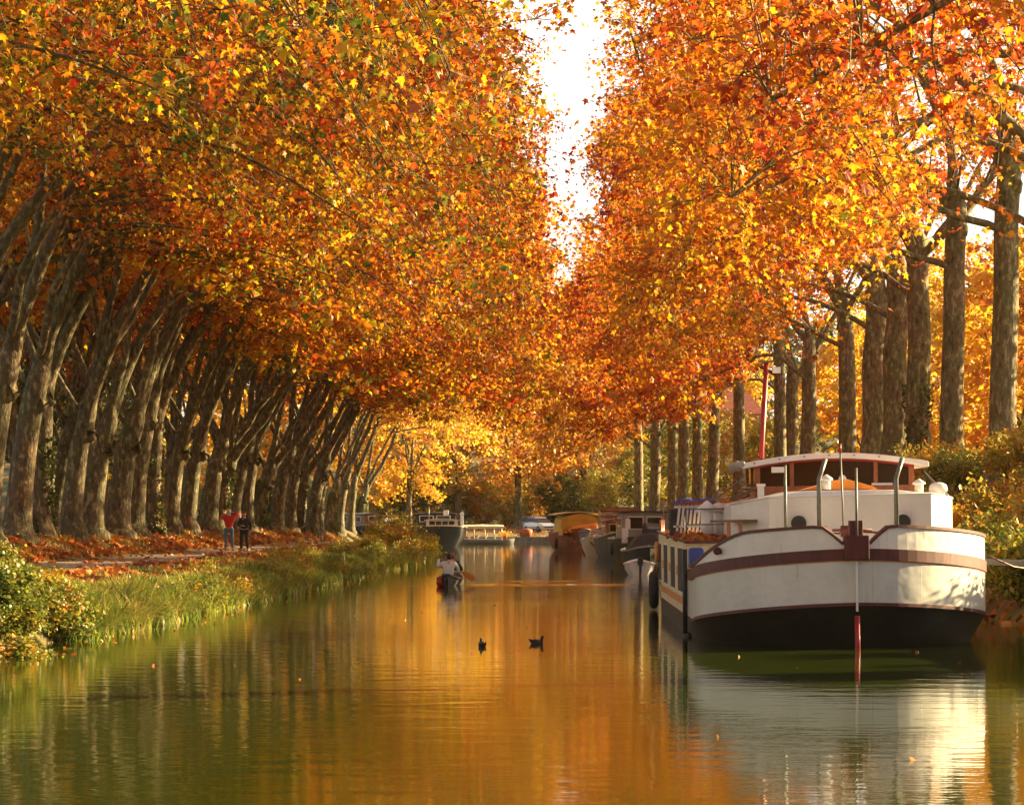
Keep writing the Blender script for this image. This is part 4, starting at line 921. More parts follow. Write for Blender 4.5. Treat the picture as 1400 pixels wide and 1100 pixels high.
mb = MB(); torus(mb, (-1.5, 4.2, .7), .22, .08, 'X'); mb.build('tyre_fender', M['rubber'], o)
# small dark bowed boat beside
o = boat((3.55, 172, 0), 'narrow black barge with a cream gunwale and a pale post at its bow', 'barge', 12, 2.0, 1.15, M['black'], M['brown'], GB, rz=R(2), stripe=M['cream'], sheer=.35)
MB().tube([(-.1, .1, -.3), (-.12, -.05, 1.75)], .07, 8).build('stem_post', M['cream'], o)
MB().lathe((-.12, -.05, 1.75), [(.07, 0), (.09, .05), (.08, .25), (.02, .32)], 8).build('post_cap', M['orange'], o)
house(o, .2, 4, 9, 1.5, 1.0, 2.1, M['wood'], M['brown'], 2, front_wins=2)
# blue hulled barge with red brown wheelhouse
o = boat((3.55, 186, 0), 'blue hulled barge with a red brown wheelhouse and cream bulwarks', 'barge', 16, 3.3, 1.35, M['dark_blue'], M['brown'], GB, rz=R(2), stripe=M['maroon'], sheer=.4)
c = house(o, .55, 5, 8.5, 2.3, 1.2, 2.85, M['cream'], M['wood'], 2, name='wheelhouse', glassm=M['glass_pale'], front_wins=3)
MB().box((.55, 4.96, 2.38), (2.36, .06, .10)).box((.55, 4.96, 2.72), (2.36, .06, .12)).build('timber_trim', M['wood'], c)
# pale tender with a small windscreen
o = boat((2.5, 182, 0), 'small pale boat with a rounded windscreen moored beside the blue barge', 'boat', 6, 1.9, .95, M['cream'], M['cream'], GB, rz=R(0), stripe=M['white_clean'], sheer=.3, bluff=3)
MB().loft([[(-.5, 1.6, .95), (.5, 1.6, .95), (.6, 3, .95), (-.6, 3, .95)], [(-.35, 2.0, 1.6), (.35, 2.0, 1.6), (.45, 2.9, 1.6), (-.45, 2.9, 1.6)]]).build('windscreen', M['glass_pale'], o, bevel=.06)
MB().box((.55, 1.5, 1.25), (.5, .5, .75)).build('locker', M['cream'], o, bevel=.03)
MB().tube([(-.5, .5, .9), (-.2, -.1, .6), (.2, -.1, .6), (.5, .5, .9)], .05, 6).build('rope_fender', M['brown'], o)
# yellow tarpaulin barge
o = boat((1.75, 204, 0), 'rusty barge covered by a yellow tarpaulin tent', 'barge', 17, 3.2, 1.25, M['rust'], M['brown'], GB, rz=R(3), stripe=M['brown'], sheer=.35)
n = 8; pr = [(-1.35, 1.15), (-1.2, 2.2), (-.95, 2.42), (0, 2.62), (.95, 2.42), (1.25, 2.2), (1.4, 1.15)]
S = []
for i in range(11):
    y = 3.2 + i * .9; a = .04 * math.sin(i * 2.1); S.append([(x * (1 + .02 * math.sin(i * 1.7 + k)), y - (.5 if 1 <= k <= 5 and i == 0 else 0), z + a) for k, (x, z) in enumerate(pr)])
tn = MB().loft(S, 0, closed=True, cap=True).build('tarpaulin_tent', M['tarp'], o)
MB().box((-.55, 3.02, 1.95), (.42, .06, .36)).build('tent_window', M['glass_pale'], tn)
MB().box((.5, 3.02, 1.95), (.5, .06, .36)).build('tent_window', M['glass_pale'], tn)
n = 9; top = [(1.62 * (2 * i / n - 1), 2.58 + .16 * (1 - (2 * i / n - 1) ** 2)) for i in range(n + 1)]
MB().prism(top + [(p[0], p[1] - .07) for p in top[::-1]], 2.4, 12.6).build('tent_roof', M['cream'], tn)
MB().loft([[(-1.2, .9, 1.3), (1.3, .9, 1.3), (1.4, 3.0, 1.3), (-1.3, 3.0, 1.3)], [(-.5, 1.3, 1.75), (1.0, 1.2, 1.85), (1.2, 2.8, 2.05), (-.2, 2.8, 1.7)]]).build('crumpled_canvas', M['orange'], o, bevel=.1)
MB().tube([(-1.0, .7, 1.5), (.1, -.1, .35)], .035, 6).tube([(-.4, .3, 1.6), (-.35, -.2, .3)], .03, 6).build('mooring_rope', M['black'], o)
mb = MB(); torus(mb, (-1.62, 2.0, .6), .26, .1, 'X'); mb.build('tyre_fender', M['rubber'], o)
MB().box((-1.32, 1.6, 1.4), (.1, 3, .5)).build('bulwark', M['tarp'], o)
# white dinghy with outboard, stern towards us
o = boat((3.25, 121.5, 0), 'small white dinghy with an outboard motor tied behind the long white barge', 'dinghy', 3.2, 1.15, .42, M['white_clean'], M['grey'], None, rz=R(180), stripe=M['white_clean'], sheer=.15, bluff=1.8)
MB().box((0, 3.3, .55), (.2, .26, .3)).tube([(0, 3.35, .5), (0, 3.4, -.2)], .05, 8).build('outboard_motor', M['dark'], o, bevel=.04)
for yy in (1.2, 2.3): MB().box((0, yy, .36), (.9, .22, .04)).build('thwart', M['brown'], o)
o = boat((3.9, 128, 0), 'low dark covered boat behind the white dinghy', 'boat', 7, 2.0, .8, M['black'], M['dark'], GB, rz=R(1), stripe=M['grey'], sheer=.25)
MB().loft([[(-.85, 1.5, .85), (.85, 1.5, .85), (.85, 5.5, .85), (-.85, 5.5, .85)], [(-.3, 2.2, 1.55), (.4, 2.2, 1.6), (.5, 5.1, 1.5), (-.4, 5.1, 1.45)]]).build('dark_cover', M['dark'], o, bevel=.1)
# far left group
GBL = 'boats moored at the far end on the left'
o = boat((-9.6, 253, 0), 'dark barge with a black and red hull and low white cabin, bow towards us', 'barge', 20, 4.6, 1.6, M['black'], M['grey'], GBL, rz=R(2), sheer=.1, bluff=3.4, stripe=M['cream'])
house(o, .2, 3.2, 6.5, 2.7, 1.5, 2.2, M['white_clean'], M['white_clean'], 2, front_wins=4)
MB().loft([[(-2.0, .45, .0), (-.2, -.02, .0), (-.2, .2, 1.0), (-2.0, .6, 1.0)], [(-1.9, 1.2, .0), (-.2, .8, .0), (-.2, .8, 1.0), (-1.9, 1.2, 1.0)]]).build('red_bow_plate', M['maroon'], o)
house(o, -.4, 9, 14, 3.6, 1.5, 2.75, M['dark'], M['grey'], 3, name='wheelhouse', front_wins=2)
vent(1.9, 7, 1.5, 1.2, .14, True, o)
MB().tube([(-.9, 6, 2), (-.9, 6, 3.3)], .05, 6).build('mast', M['steel'], o)
MB().box((.55, 7.2, 2.8), (.45, .1, .42)).build('pale_dish', M['white_clean'], o, bevel=.1)
o = boat((-13.2, 258, 0), 'dark old barge with a long cabin half hidden by the bank shrubs', 'barge', 18, 4.2, 1.6, M['dark'], M['brown'], GBL, rz=R(24), sheer=.5, stripe=M['grey'])
house(o, 0, 4, 12, 3.2, 1.6, 2.7, M['brown'], M['dark'], 4, front_wins=3)
MB().loft([[(-1.2, 1.5, 1.9), (1.2, 1.5, 1.9), (1.2, 3.6, 1.8), (-1.2, 3.6, 1.8)], [(-.8, 1.9, 2.3), (.6, 1.9, 2.4), (.8, 3.2, 2.4), (-.9, 3.2, 2.3)]]).build('pale_cover', M['white'], o, bevel=.15)
# canopied excursion boat, side on
o = empty('excursion_boat', (-6.2, 280, 0), 'open excursion boat with a cream canopy on posts moored at the far quay', 'boat', size=1)
S = hull_secs(4.9, 1.9, .42, sheer=.12, n=12, zk=-.2); rotS = [[(-(y) + 2.45 + 0, x, z) for x, y, z in s] for s in S]
S2 = [[(-p[0], p[1], p[2]) for p in s] for s in rotS]
S2 = [[(-p[0], p[1], p[2]) for p in s] for s in S2]
MB().loft(S2, 0, closed=False, smooth=True).add(S2[-1], [tuple(range(8))]).build('hull', M['grey'], o)
MB().box((-.1, 0, .30), (4.3, 1.5, .05)).build('floor', M['brown'], o)
MB().box((-.6, 0, .47), (3.7, 1.84, .05)).build('side_rail', M['white_clean'], o)
px = [-2.35, -1.3, -.3, .55, 1.25]
for x_ in px:
    for y_ in (-.8, .8): MB().tube([(x_ + .08, y_, .3), (x_, y_, 1.62)], .035, 6).build('canopy_post', M['cream'], o)
n = 8; cs = [[(-2.5 + 3.95 * k / 6, y, 1.62 + .18 * (1 - (y / 1.0) ** 2) - .05 * abs(k - 3) / 3 + .03 * math.sin(k * 3)) for y in np.linspace(-1, 1, 9)] for k in range(7)]
cl = [[(p[0], p[1], p[2] - .06) for p in c_] for c_ in cs]
mbx = MB()
for c_ in zip(cs, cl): pass
mbx.loft([a + b[::-1] for a, b in zip(cs, cl)], 0); mbx.box((-.52, -1.0, 1.52), (3.96, .03, .2)); mbx.build('canopy', M['cream'], o)
for k in range(4): MB().box((-1.7 + k * .78, -.3, .62), (.08, .9, .55), ry=.35).box((-1.85 + k * .78, -.3, .42), (.35, .9, .05)).build('seat', M['white_clean'], o)
MB().lathe((1.55, -.3, .45), [(.18, 0), (.24, .3)], 10).build('planter', M['rust'], o)
lp = leaf_mesh('planter_leaves', np.array([1.6, -.3, .95]) + np.random.default_rng(2).normal(0, .22, (260, 3)) * [1.4, 1, .7], np.random.default_rng(3), .13, 2, M['leaf_yellow']); link('planter_leaves', lp, o)
# flower pot on the quay and bollards
mb = MB(); mb.lathe((-2.9, 295.2, G(-2.9, 295.2)), [(.5, 0), (.62, .35), (.66, .7), (.3, .85)], 14); tag(mb.build('planter', M['rust']), 'rust red round planter on the far quay beside a tree trunk', 'planter')
for k, x_ in enumerate((-.05, .55)):
    mb = MB(); mb.lathe((x_ + .25, 294.7, G(0, 294.7)), [(.2, 0), (.22, .1), (.22, .3), (.12, .38), (.02, .4)], 12)
    tag(mb.build('bollard', M['white_clean']), '%s of the two white round bollards on the far quay' % ('left' if k == 0 else 'right'), 'bollard', 'white bollards on the far quay')
# curved kerb edge on far quay
# ------------------------------------------------------------------ cars on the far bank
M['car_silver'] = paint('car_silver', (.55, .56, .58), .25, .05, 2.0, metal=.4, bump=0)
M['car_dark'] = paint('car_grey', (.22, .24, .27), .25, .05, 2.0, metal=.4, bump=0)
M['lamp_glass'] = glass('headlight_glass', (.7, .7, .68))
def car(x, y, label, mat, rz):
    o = empty('parked_car', (x, y, G(x, y)), label, 'car', 'cars parked on the far bank', rz)
    S = []
    for yy, zt, w in ((-2.0, .62, .74), (-1.85, .78, .82), (-1.0, .92, .86), (-.5, .98, .86), (.6, 1.0, .86), (1.5, .98, .85), (1.9, .9, .82), (2.05, .62, .76)):
        S.append([(-w, yy, .28), (-w * 1.02, yy, .55), (-w * .94, yy, zt), (w * .94, yy, zt), (w * 1.02, yy, .55), (w, yy, .28)])
    MB().loft(S, 0).build('body', mat, o, bevel=.03)
    C_ = [[(-.80, -1.0, .92), (.80, -1.0, .92), (.82, 1.7, .95), (-.82, 1.7, .95)], [(-.66, -.25, 1.42), (.66, -.25, 1.42), (.66, 1.25, 1.42), (-.66, 1.25, 1.42)]]
    MB().loft(C_).build('windows', M['glass'], o)
    MB().loft([[(-.68, -.3, 1.41), (.68, -.3, 1.41), (.68, 1.3, 1.41), (-.68, 1.3, 1.41)], [(-.58, -.1, 1.48), (.58, -.1, 1.48), (.58, 1.1, 1.48), (-.58, 1.1, 1.48)]]).build('roof', mat, o)
    for sx_ in (-1, 1):
        MB().box((sx_ * .6, -1.93, .66), (.3, .14, .15)).build('headlight', M['lamp_glass'], o, bevel=.03)
        for yy in (-1.3, 1.3):
            w_ = MB().lathe((sx_ * .78, yy, .31), [(.26, -.1), (.31, -.09), (.31, .09), (.26, .1)], 18, 0, 'X').build('wheel', M['rubber'], o)
            MB().lathe((sx_ * .86, yy, .31), [(.02, -.03), (.2, -.03), (.2, .03), (.02, .03)], 14, 0, 'X').build('rim', M['steel'], w_)
    MB().box((0, -1.98, .5), (1.0, .06, .12)).build('grille', M['black'], o)
    return o
car(-1.65, 306.5, 'silver car parked on the far bank, nearer of the two', M['car_silver'], R(28))
car(-2.1, 313, 'grey car parked behind the silver one on the far bank', M['car_dark'], R(24))
# ------------------------------------------------------------------ houses behind the right trees
def bldg(x, y, w, dp, h, mat, label):
    z = G(x, y); o = empty('house', (x, y, z), label, 'house', size=2)
    wl = MB().box((0, 0, h / 2 - .5), (w, dp, h + 1)).build('wall', mat, o)
    MB().loft([[(-w / 2 - .4, -dp / 2 - .4, h - .02), (w / 2 + .4, -dp / 2 - .4, h - .02), (w / 2 + .4, dp / 2 + .4, h - .02), (-w / 2 - .4, dp / 2 + .4, h - .02)], [(-w / 2 + 1, -.2, h + 2), (w / 2 - 1, -.2, h + 2), (w / 2 - 1, .2, h + 2), (-w / 2 + 1, .2, h + 2)]]).build('roof', M['rust'], o)
    for k in range(int(w // 3)):
        for r_ in range(int(h // 2.8)):
            f = MB().box((-w / 2 + 1.6 + k * 3, -dp / 2 - .02, 1.6 + r_ * 2.8), (1.2, .08, 1.5)).build('window', M['white_clean'], wl)
            MB().box((-w / 2 + 1.6 + k * 3, -dp / 2 - .07, 1.6 + r_ * 2.8), (.95, .04, 1.25)).build('pane', M['glass'], f)
bldg(12.6, 345, 6, 9, 8.5, paint('grey_plaster', (.48, .44, .42), .8, .1), 'pale grey house glimpsed between the right hand trunks')
bldg(14.8, 262, 5, 8, 7.5, paint('pink_brick', (.45, .24, .18), .85, .15), 'pinkish brick house glimpsed between the right hand trunks')

# ------------------------------------------------------------------ people
M['skin'] = paint('skin', (.55, .32, .22), .55, .06, 4.0, bump=0)
M['hair_grey'] = paint('grey_hair', (.38, .34, .30), .8, .2, 20)
M['hair_dark'] = paint('dark_hair', (.03, .02, .015), .7, .3, 20)
M['jacket_red'] = paint('red_jacket', (.55, .02, .015), .75, .15, 5, bump=.03)
M['jeans'] = paint('blue_jeans', (.10, .15, .24), .85, .2, 8, bump=.02)
M['black_cloth'] = paint('black_clothes', (.018, .018, .022), .8, .3, 6, bump=.03)
M['shirt_pale'] = paint('pale_shirt', (.62, .58, .52), .8, .1, 5, bump=.03)
M['cap_red'] = paint('dark_red_cap', (.22, .03, .02), .8, .2, 8)
def skin_mesh(chains, sub=1):
    """chains: list of (points, radii); shares points by position; returns verts, faces"""
    vs = []; es = []; rs = []
    idx = {}
    def vid(p, r):
        k = tuple(round(c, 4) for c in p)
        if k not in idx: idx[k] = len(vs); vs.append(k); rs.append(r)
        return idx[k]
    for P_, Rr in chains:
        ids = [vid(p, r) for p, r in zip(P_, Rr)]
        es += [(a, b) for a, b in zip(ids[:-1], ids[1:])]
    me = bpy.data.meshes.new('sk'); me.from_pydata(vs, es, []); me.update()
    o = bpy.data.objects.new('sk', me); COL.objects.link(o)
    md = o.modifiers.new('s', 'SKIN'); md.use_smooth_shade = True
    if not me.skin_vertices: me.skin_vertices.new()
    sv = me.skin_vertices[0].data
    for i, r in enumerate(rs):
        sv[i].radius = (r, r) if not isinstance(r, tuple) else r; sv[i].use_root = (i == 0)
    s2 = o.modifiers.new('u', 'SUBSURF'); s2.levels = sub; s2.render_levels = sub
    dg = bpy.context.evaluated_depsgraph_get(); dg.update()
    ev = o.evaluated_get(dg); m2 = ev.to_mesh()
    V = [tuple(v.co) for v in m2.vertices]; Fc = [tuple(p.vertices) for p in m2.polygons]
    ev.to_mesh_clear(); bpy.data.objects.remove(o); bpy.data.meshes.remove(me)
    return V, Fc
def ellip(mb_, c, r, yaw=0, mi=0, n=12, k=16, fn=None):
    c = Vector(c); M3 = Matrix.Rotation(yaw, 3, 'Z'); V = []
    for i in range(n + 1):
        th = math.pi * i / n
        for j in range(k):
            ph = 2 * math.pi * j / k; p = Vector((math.sin(th) * math.cos(ph), math.sin(th) * math.sin(ph), math.cos(th)))
            s = fn(p) if fn else 1; p = Vector((p.x * r[0], p.y * r[1], p.z * r[2])) * s; V.append(c + M3 @ p)
    return mb_.add(V, [(i * k + j, (i + 1) * k + j, (i + 1) * k + (j + 1) % k, i * k + (j + 1) % k) for i in range(n) for j in range(k)], mi, True)
def head_fn(p):   # faces -y: chin, brow, nose bridge
    s = 1 - .10 * max(0, -p.z) * (1 if p.y > -.1 else .4)
    if p.y < -.85 and abs(p.x) < .25 and -.35 < p.z < .15: s += .13
    return s
def make_person(loc, label, J, cloth_top, cloth_leg, hairm, face=0, group=None, lean=0, cap=None, seated=False, hand_mid=None):
    """J: joint dict in metres, local; face: yaw of head (0 looks to -y)"""
    o = empty('person', loc, label, 'person', group)
    pel, wst, ch, nk, hd = J['pelvis'], J['waist'], J['chest'], J['neck'], J['head']
    arms = []; legs = []
    body = [([pel, wst, ch, nk, tuple(Vector(nk) * .5 + Vector(hd) * .5)], [(.14, .11), (.13, .10), (.15, .11), .06, .055])]
    for s in ('l', 'r'):
        body.append(([ch, J['sh' + s], J['el' + s], J['wr' + s], J['ha' + s]], [(.15, .11), .055, .042, .028, .03]))
        body.append(([pel, J['hip' + s], J['kn' + s], J['an' + s], J['toe' + s]], [(.14, .11), .085, .058, .042, .035]))
    V, Fc = skin_mesh(body, 1); mb_ = MB(); mb_.add(V, Fc, 0, True)
    ellip(mb_, hd, (.078, .098, .118), face, fn=head_fn)
    M3 = Matrix.Rotation(face, 3, 'Z')
    for sx_ in (-1, 1):
        ellip(mb_, Vector(hd) + M3 @ Vector((sx_ * .078, .01, -.005)), (.012, .022, .033), face, n=6, k=8)
    # hands: palm with five curled fingers
    for s in ('l', 'r'):
        w_ = Vector(J['wr' + s]); h_ = Vector(J['ha' + s]); d = (h_ - w_).normalized(); sd = d.cross(Vector((0, 0, 1)));
        sd = sd.normalized() if sd.length > .1 else Vector((1, 0, 0)); up = d.cross(sd)
        for q in range(4):
            b0 = h_ + sd * (q - 1.5) * .02; ln = (.062, .075, .07, .055)[q]
            mb_.tube([b0, b0 + d * ln * .55 + up * .008, b0 + d * ln * .85 + up * .03, b0 + d * ln * .75 + up * .05], [.010, .009, .008, .006], 6)
        b0 = (w_ + h_) / 2 + sd * .03
        mb_.tube([b0, b0 + sd * .028 + d * .02, b0 + sd * .03 + d * .05 + up * .02], [.011, .010, .008], 6)
    mb_.build('body', M['skin'], o)
    # clothes grown over the body
    top = [([pel, wst, ch, tuple(Vector(ch) * .35 + Vector(nk) * .65)], [(.175, .135), (.165, .13), (.185, .14), .085])]
    for s in ('l', 'r'): top.append(([ch, J['sh' + s], J['el' + s], tuple(Vector(J['el' + s]) * .06 + Vector(J['wr' + s]) * .94)], [(.185, .14), .085, .062, .046]))
    V, Fc = skin_mesh(top, 1); MB().add(V, Fc, 0, True).build('jacket', cloth_top, o)
    lg = []
    for s in ('l', 'r'): lg.append(([pel, J['hip' + s], J['kn' + s], tuple(Vector(J['an' + s]) + Vector((0, 0, .02)))], [(.16, .12), .105, .078, .062]))
    V, Fc = skin_mesh(lg, 1); MB().add(V, Fc, 0, True).build('trousers', cloth_leg, o)
    for s in ('l', 'r'):
        a, t_ = Vector(J['an' + s]), Vector(J['toe' + s]); V, Fc = skin_mesh([([tuple(a + Vector((0, .0, -.01))), tuple((a + t_) / 2 + Vector((0, 0, -.01))), tuple(t_)], [.052, .05, .038])], 1)
        MB().add(V, Fc, 0, True).build('shoe', M['black_cloth'], o)
    hm = MB()
    def hair_fn(p):
        return 1.0 if (p.z > .15 or p.y > -.15) else .80
    ellip(hm, Vector(hd) + M3 @ Vector((0, .012, .014)), (.088, .104, .122), face, fn=hair_fn); hm.build('hair', hairm, o)
    for sx_ in (-1, 1):
        MB_ = MB(); ellip(MB_, Vector(hd) + M3 @ Vector((sx_ * .031, -.088, .012)), (.012, .008, .008), face, n=6, k=8); MB_.build('eye', M['black_cloth'], o)
    MB_ = MB(); ellip(MB_, Vector(hd) + M3 @ Vector((0, -.091, -.055)), (.026, .008, .006), face, n=6, k=8); MB_.build('mouth', M['cap_red'], o)
    if cap: 
        cm = MB(); ellip(cm, Vector(hd) + M3 @ Vector((0, .01, .035)), (.094, .112, .105), face, fn=lambda p: 1.0 if p.z > -.1 else .72); cm.build('hat', cap, o)
    return o
d = 127; x_ = X(313, d); 
J = dict(pelvis=(0, 0, .93), waist=(0, .0, 1.08), chest=(0, .02, 1.32), neck=(0, .0, 1.49), head=(.0, .03, 1.63), shl=(-.20, .02, 1.40), ell=(-.36, .18, 1.36), wrl=(-.12, .34, 1.56), hal=(-.05, .33, 1.62),
         shr=(.20, .02, 1.41), elr=(.40, .14, 1.50), wrr=(.16, .32, 1.62), har=(.08, .32, 1.64), hipl=(-.11, 0, .88), knl=(-.13, .02, .49), anl=(-.14, .02, .09), toel=(-.16, .2, .04), hipr=(.11, 0, .88), knr=(.13, .0, .49), anr=(.15, .0, .09), toer=(.18, .18, .04))
p1_ = make_person((x_, d, G(x_, d)), 'person in a red jacket seen from behind, photographing with both arms raised', J, M['jacket_red'], M['jeans'], M['hair_grey'], face=math.pi)
mb = MB(); mb.box((0.01, .36, 0), (.13, .07, .09)).lathe((0.01, .41, 0), [(.035, 0), (.035, .08)], 12, 0, 'Y')
cmr = mb.build('camera_body', M['black'], None, (x_, d, G(x_, d) + 1.64), bevel=.008); tag(cmr, 'small black camera held up by the person in the red jacket', 'camera')
x2 = X(334, 126)
J = dict(pelvis=(0, 0, .88), waist=(0, .0, 1.02), chest=(0, .0, 1.24), neck=(0, -.01, 1.41), head=(.0, -.03, 1.54), shl=(-.18, 0, 1.32), ell=(-.25, -.06, 1.07), wrl=(-.08, -.22, 1.06), hal=(-.02, -.25, 1.07),
         shr=(.18, 0, 1.32), elr=(.26, .02, 1.06), wrr=(.26, -.08, .84), har=(.25, -.11, .77), hipl=(-.10, 0, .83), knl=(-.12, -.04, .46), anl=(-.12, .0, .09), toel=(-.15, -.17, .04), hipr=(.10, 0, .83), knr=(.12, -.03, .46), anr=(.14, .02, .09), toer=(.17, -.14, .04))
make_person((x2, 126, G(x2, 126)), 'person dressed in black with a dark red hat standing beside the red jacket', J, M['black_cloth'], M['black_cloth'], M['hair_dark'], face=.25, cap=M['cap_red'])
# canoe and its two paddlers
cy_ = 100.0; cx_ = X(614, cy_)
o = boat((cx_, cy_ - 1.7, 0), 'small dark canoe paddled away from us in mid canal', 'canoe', 4.6, .78, .22, M['dark'], M['brown'], None, rz=0, stripe=M['black'], sheer=.16, bow=.42, stern=.4, zk=-.12, bluff=1.5)
for yy in (1.35, 3.0): MB().box((0, yy, .22), (.66, .24, .03)).build('thwart', M['wood'], o)
mb = MB(); ellip(mb, (-.23, .55, .13), (.15, .2, .17)); mb.build('float', M['red'], o)
def sit(dy, tw, lx, rx):
    return dict(pelvis=(0, 0, .32), waist=(0, .02, .46), chest=(.01, .05, .70), neck=(.01, .06, .87), head=(.01, .09, 1.0), shl=(-.19, .05, .79), ell=(-.36, .2, .66), wrl=(lx[0], .40, lx[1]), hal=(lx[0] - .01, .46, lx[1] + .01),
                shr=(.20, .04, .79), elr=(.33, .10, .55), wrr=(rx[0], .32, rx[1]), har=(rx[0] - .03, .38, rx[1]), hipl=(-.10, .02, .30), knl=(-.18, .40, .42), anl=(-.14, .62, .18), toel=(-.14, .76, .2), hipr=(.10, .02, .30), knr=(.18, .4, .42), anr=(.14, .62, .18), toer=(.14, .76, .2))
make_person((cx_, cy_ - .3, -.06), 'rear paddler in a pale shirt with dark hair seen from behind in the canoe', sit(0, 0, (-.34, .92), (-.02, .42)), M['shirt_pale'], M['black_cloth'], M['hair_dark'], face=math.pi)
make_person((cx_ + .05, cy_ + 1.2, -.06), 'front paddler in dark clothes mostly hidden behind the rear paddler', sit(0, 0, (.0, .55), (.25, .62)), M['black_cloth'], M['black_cloth'], M['cap_red'], face=math.pi)
def paddle(a, b, bl, label, mats):
    o = empty('paddle', a, label, 'paddle'); v = Vector(b) - Vector(a); n_ = v.normalized()
    MB().tube([(0, 0, 0), tuple(v)], .016, 8).build('shaft', mats[0], o)
    s_ = n_.cross(Vector((0, 1, 0))).normalized(); up = n_.cross(s_)
    q = MB(); secs = []
    for t_, w_ in ((0, .02), (.08, .06), (.22, .095), (.42, .10), (.5, .06), (.53, .02)):
        c_ = v + n_ * (t_ - .02); secs.append([tuple(c_ + s_ * w_ + up * .006), tuple(c_ + s_ * w_ - up * .006), tuple(c_ - s_ * w_ - up * .006), tuple(c_ - s_ * w_ + up * .006)])
    q.loft(secs); q.build('blade', mats[1], o)
    MB().tube([tuple(-s_ * .05), tuple(s_ * .05)], .018, 8).build('grip', mats[0], o)
paddle((cx_ - .37, cy_ + .14, .92), (cx_ - .05, cy_ + .12, .30), 0, 'dark shafted paddle held in the raised left hand of the rear paddler', (M['brown'], M['white_clean']))
paddle((cx_ + .0, cy_ + 1.55, .62), (cx_ + .36, cy_ + 1.5, .42), 0, 'paddle with an orange blade reaching out on the right side of the canoe', (M['brown'], M['orange']))
paddle((cx_ - .30, cy_ + 1.6, .50), (cx_ - .36, cy_ + 1.58, .40), 0, 'short pale paddle blade on the left side of the canoe', (M['brown'], M['white_clean'])) if False else None
# ducks
M['duck'] = paint('dark_duck_feathers', (.035, .022, .015), .7, .4, 25, bump=.01)
M['bill'] = paint('duck_bill', (.12, .08, .03), .5, .1, 5, bump=0)
def duck(x, y, rz, label):
    o = empty('duck', (x, y, 0), label, 'duck', 'ducks swimming in mid canal', rz); o.scale = (.8, .72, .8)
    S = []
    for yy, w_, zt, zb_ in ((-.15, .012, .05, .0), (-.12, .05, .075, -.03), (-.05, .075, .09, -.05), (.04, .078, .10, -.05), (.11, .055, .095, -.03), (.16, .028, .10, .03), (.20, .006, .12, .09)):
        S.append([(w_ * math.cos(a), yy, (zt + zb_) / 2 + (zt - zb_) / 2 * math.sin(a)) for a in np.linspace(0, 2 * math.pi, 12, endpoint=False)])
    b = MB().loft(S, 0, smooth=True)
    b.tube([(0, -.10, .06), (0, -.125, .11), (0, -.125, .13)], [.045, .032, .028], 10)
    ellip(b, (0, -.135, .145), (.030, .040, .032)); b.build('body', M['duck'], o)
    MB().loft([[(-.012, -.165, .147), (.012, -.165, .147), (.012, -.165, .132), (-.012, -.165, .132)], [(-.010, -.205, .136), (.010, -.205, .136), (.010, -.205, .130), (-.010, -.205, .130)]]).build('bill', M['bill'], o)
    for s in (-1, 1): 
        w2 = MB(); ellip(w2, (s * .068, .05, .065), (.014, .1, .035)); w2.build('wing', M['duck'], o)
duck(X(659, 51.5), 51.5, R(190), 'dark duck on the left swimming straight away')
duck(X(734, 52.6), 52.6, R(78), 'dark duck on the right seen from the side facing right')
# fine leaf ripples: a few leaves afloat
rng = np.random.default_rng(12)
n = 40; ly = 26 + 60 * rng.uniform(0, 1, n) ** .7; lx = rng.uniform(-7, 6.5, n) * np.minimum(1, ly / 45)
nn = 160; ly2 = rng.uniform(48, 120, nn); lx2 = xl(ly2) + rng.uniform(.1, 1.2, nn)
link('floating_leaves', leaf_mesh('floating_leaves', np.stack([np.concatenate([lx, lx2]), np.concatenate([ly, ly2]), np.full(n + nn, .012)], 1), rng, .055, 1, M['litter'], .0), kind='stuff', label='scattered fallen leaves floating on the canal', category='floating leaves')
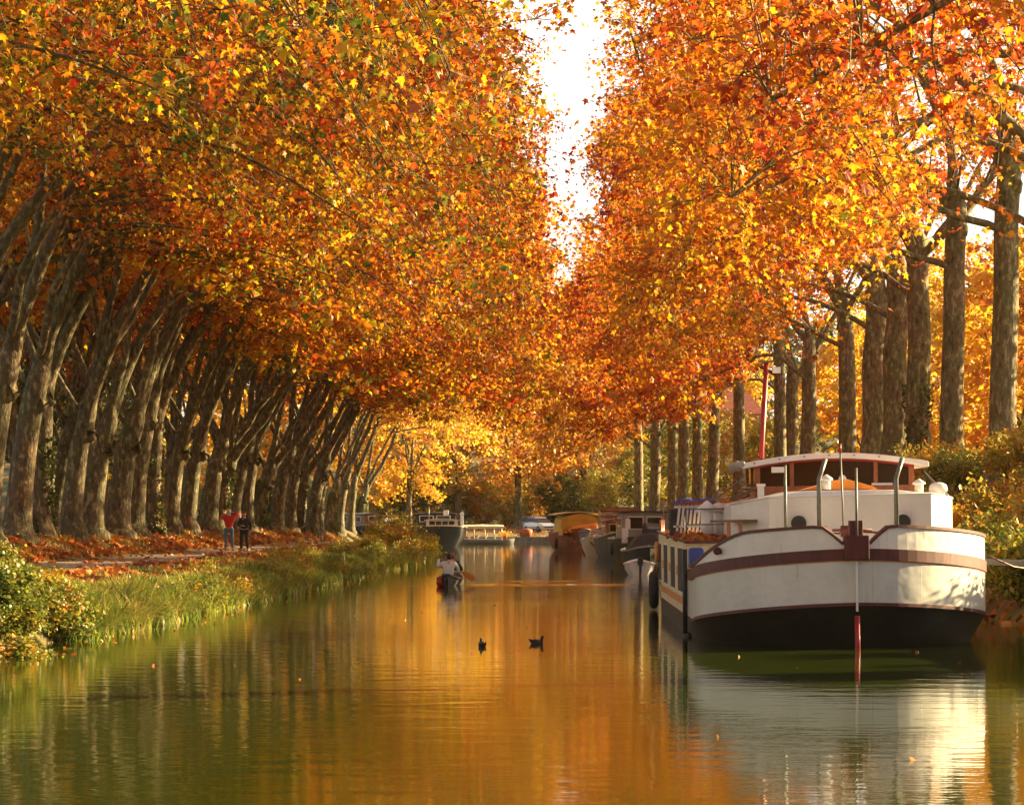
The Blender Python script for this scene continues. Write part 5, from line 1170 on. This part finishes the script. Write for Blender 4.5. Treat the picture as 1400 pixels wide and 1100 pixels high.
# ------------------------------------------------------------------ light, world, camera
EL, AZ = R(18.5), R(64)
to_sun = Vector((math.sin(AZ) * math.cos(EL), math.cos(AZ) * math.cos(EL), math.sin(EL)))
sl = bpy.data.lights.new('sun', 'SUN'); sl.energy = 5.0; sl.angle = R(.55); sl.color = (1.0, .75, .39)
so = bpy.data.objects.new('sun', sl); COL.objects.link(so); so.rotation_euler = to_sun.to_track_quat('Z', 'Y').to_euler()
w = bpy.data.worlds.new('World'); sc.world = w; w.use_nodes = True; nt = w.node_tree; nt.nodes.clear(); L = nt.links
out = nt.nodes.new('ShaderNodeOutputWorld'); bg = nt.nodes.new('ShaderNodeBackground'); sk = nt.nodes.new('ShaderNodeTexSky')
sk.sky_type = 'NISHITA'; sk.sun_disc = False; sk.sun_elevation = EL; sk.sun_rotation = AZ; sk.dust_density = 3; sk.air_density = 1.0; sk.ozone_density = .6
mx = N(nt, 'ShaderNodeMixRGB')
tcw = N(nt, 'ShaderNodeTexCoord'); sx = N(nt, 'ShaderNodeSeparateXYZ'); L.new(tcw.outputs['Generated'], sx.inputs[0])
mr = N(nt, 'ShaderNodeMapRange'); mr.inputs['From Min'].default_value = .17; mr.inputs['From Max'].default_value = .27; mr.inputs['To Min'].default_value = .9; mr.inputs['To Max'].default_value = .06
L.new(sx.outputs['Z'], mr.inputs['Value']); L.new(mr.outputs[0], mx.inputs['Fac']); mx.inputs['Color2'].default_value = (7.0, 6.6, 5.9, 1)   # thin bright haze over the blue
L.new(sk.outputs['Color'], mx.inputs['Color1']); L.new(mx.outputs['Color'], bg.inputs['Color']); bg.inputs['Strength'].default_value = .05
L.new(bg.outputs[0], out.inputs['Surface'])
cam = bpy.data.cameras.new('camera'); co = bpy.data.objects.new('camera', cam); COL.objects.link(co)
cam.sensor_width = 36; cam.lens = 36 * F / 1400; cam.shift_x = -60 / 1400; cam.shift_y = 162 / 1400; cam.clip_start = .5; cam.clip_end = 5000
co.location = (0, 0, CAMZ); co.rotation_euler = (R(90), 0, 0); sc.camera = co
sc.view_settings.view_transform = 'Standard'; sc.view_settings.look = 'None'; sc.view_settings.gamma = 1; sc.view_settings.exposure = 2.2
sc.cycles.max_bounces = 8; sc.cycles.diffuse_bounces = 3; sc.cycles.transmission_bounces = 4; sc.cycles.use_denoising = True
# thin autumn haze in the air
m, nt, out = newmat('haze'); v_ = N(nt, 'ShaderNodeVolumePrincipled'); v_.inputs['Color'].default_value = (1.0, .84, .55, 1); v_.inputs['Density'].default_value = .00005; v_.inputs['Anisotropy'].default_value = .5
nt.links.new(v_.outputs[0], out.inputs['Volume'])
hz = MB().box((0, 1300, 24), (4100, 3500, 54)).build('haze', m); hz['kind'] = 'stuff'; hz['label'] = 'thin golden haze over the far end of the canal'; hz['category'] = 'haze'
sc.cycles.volume_bounces = 0
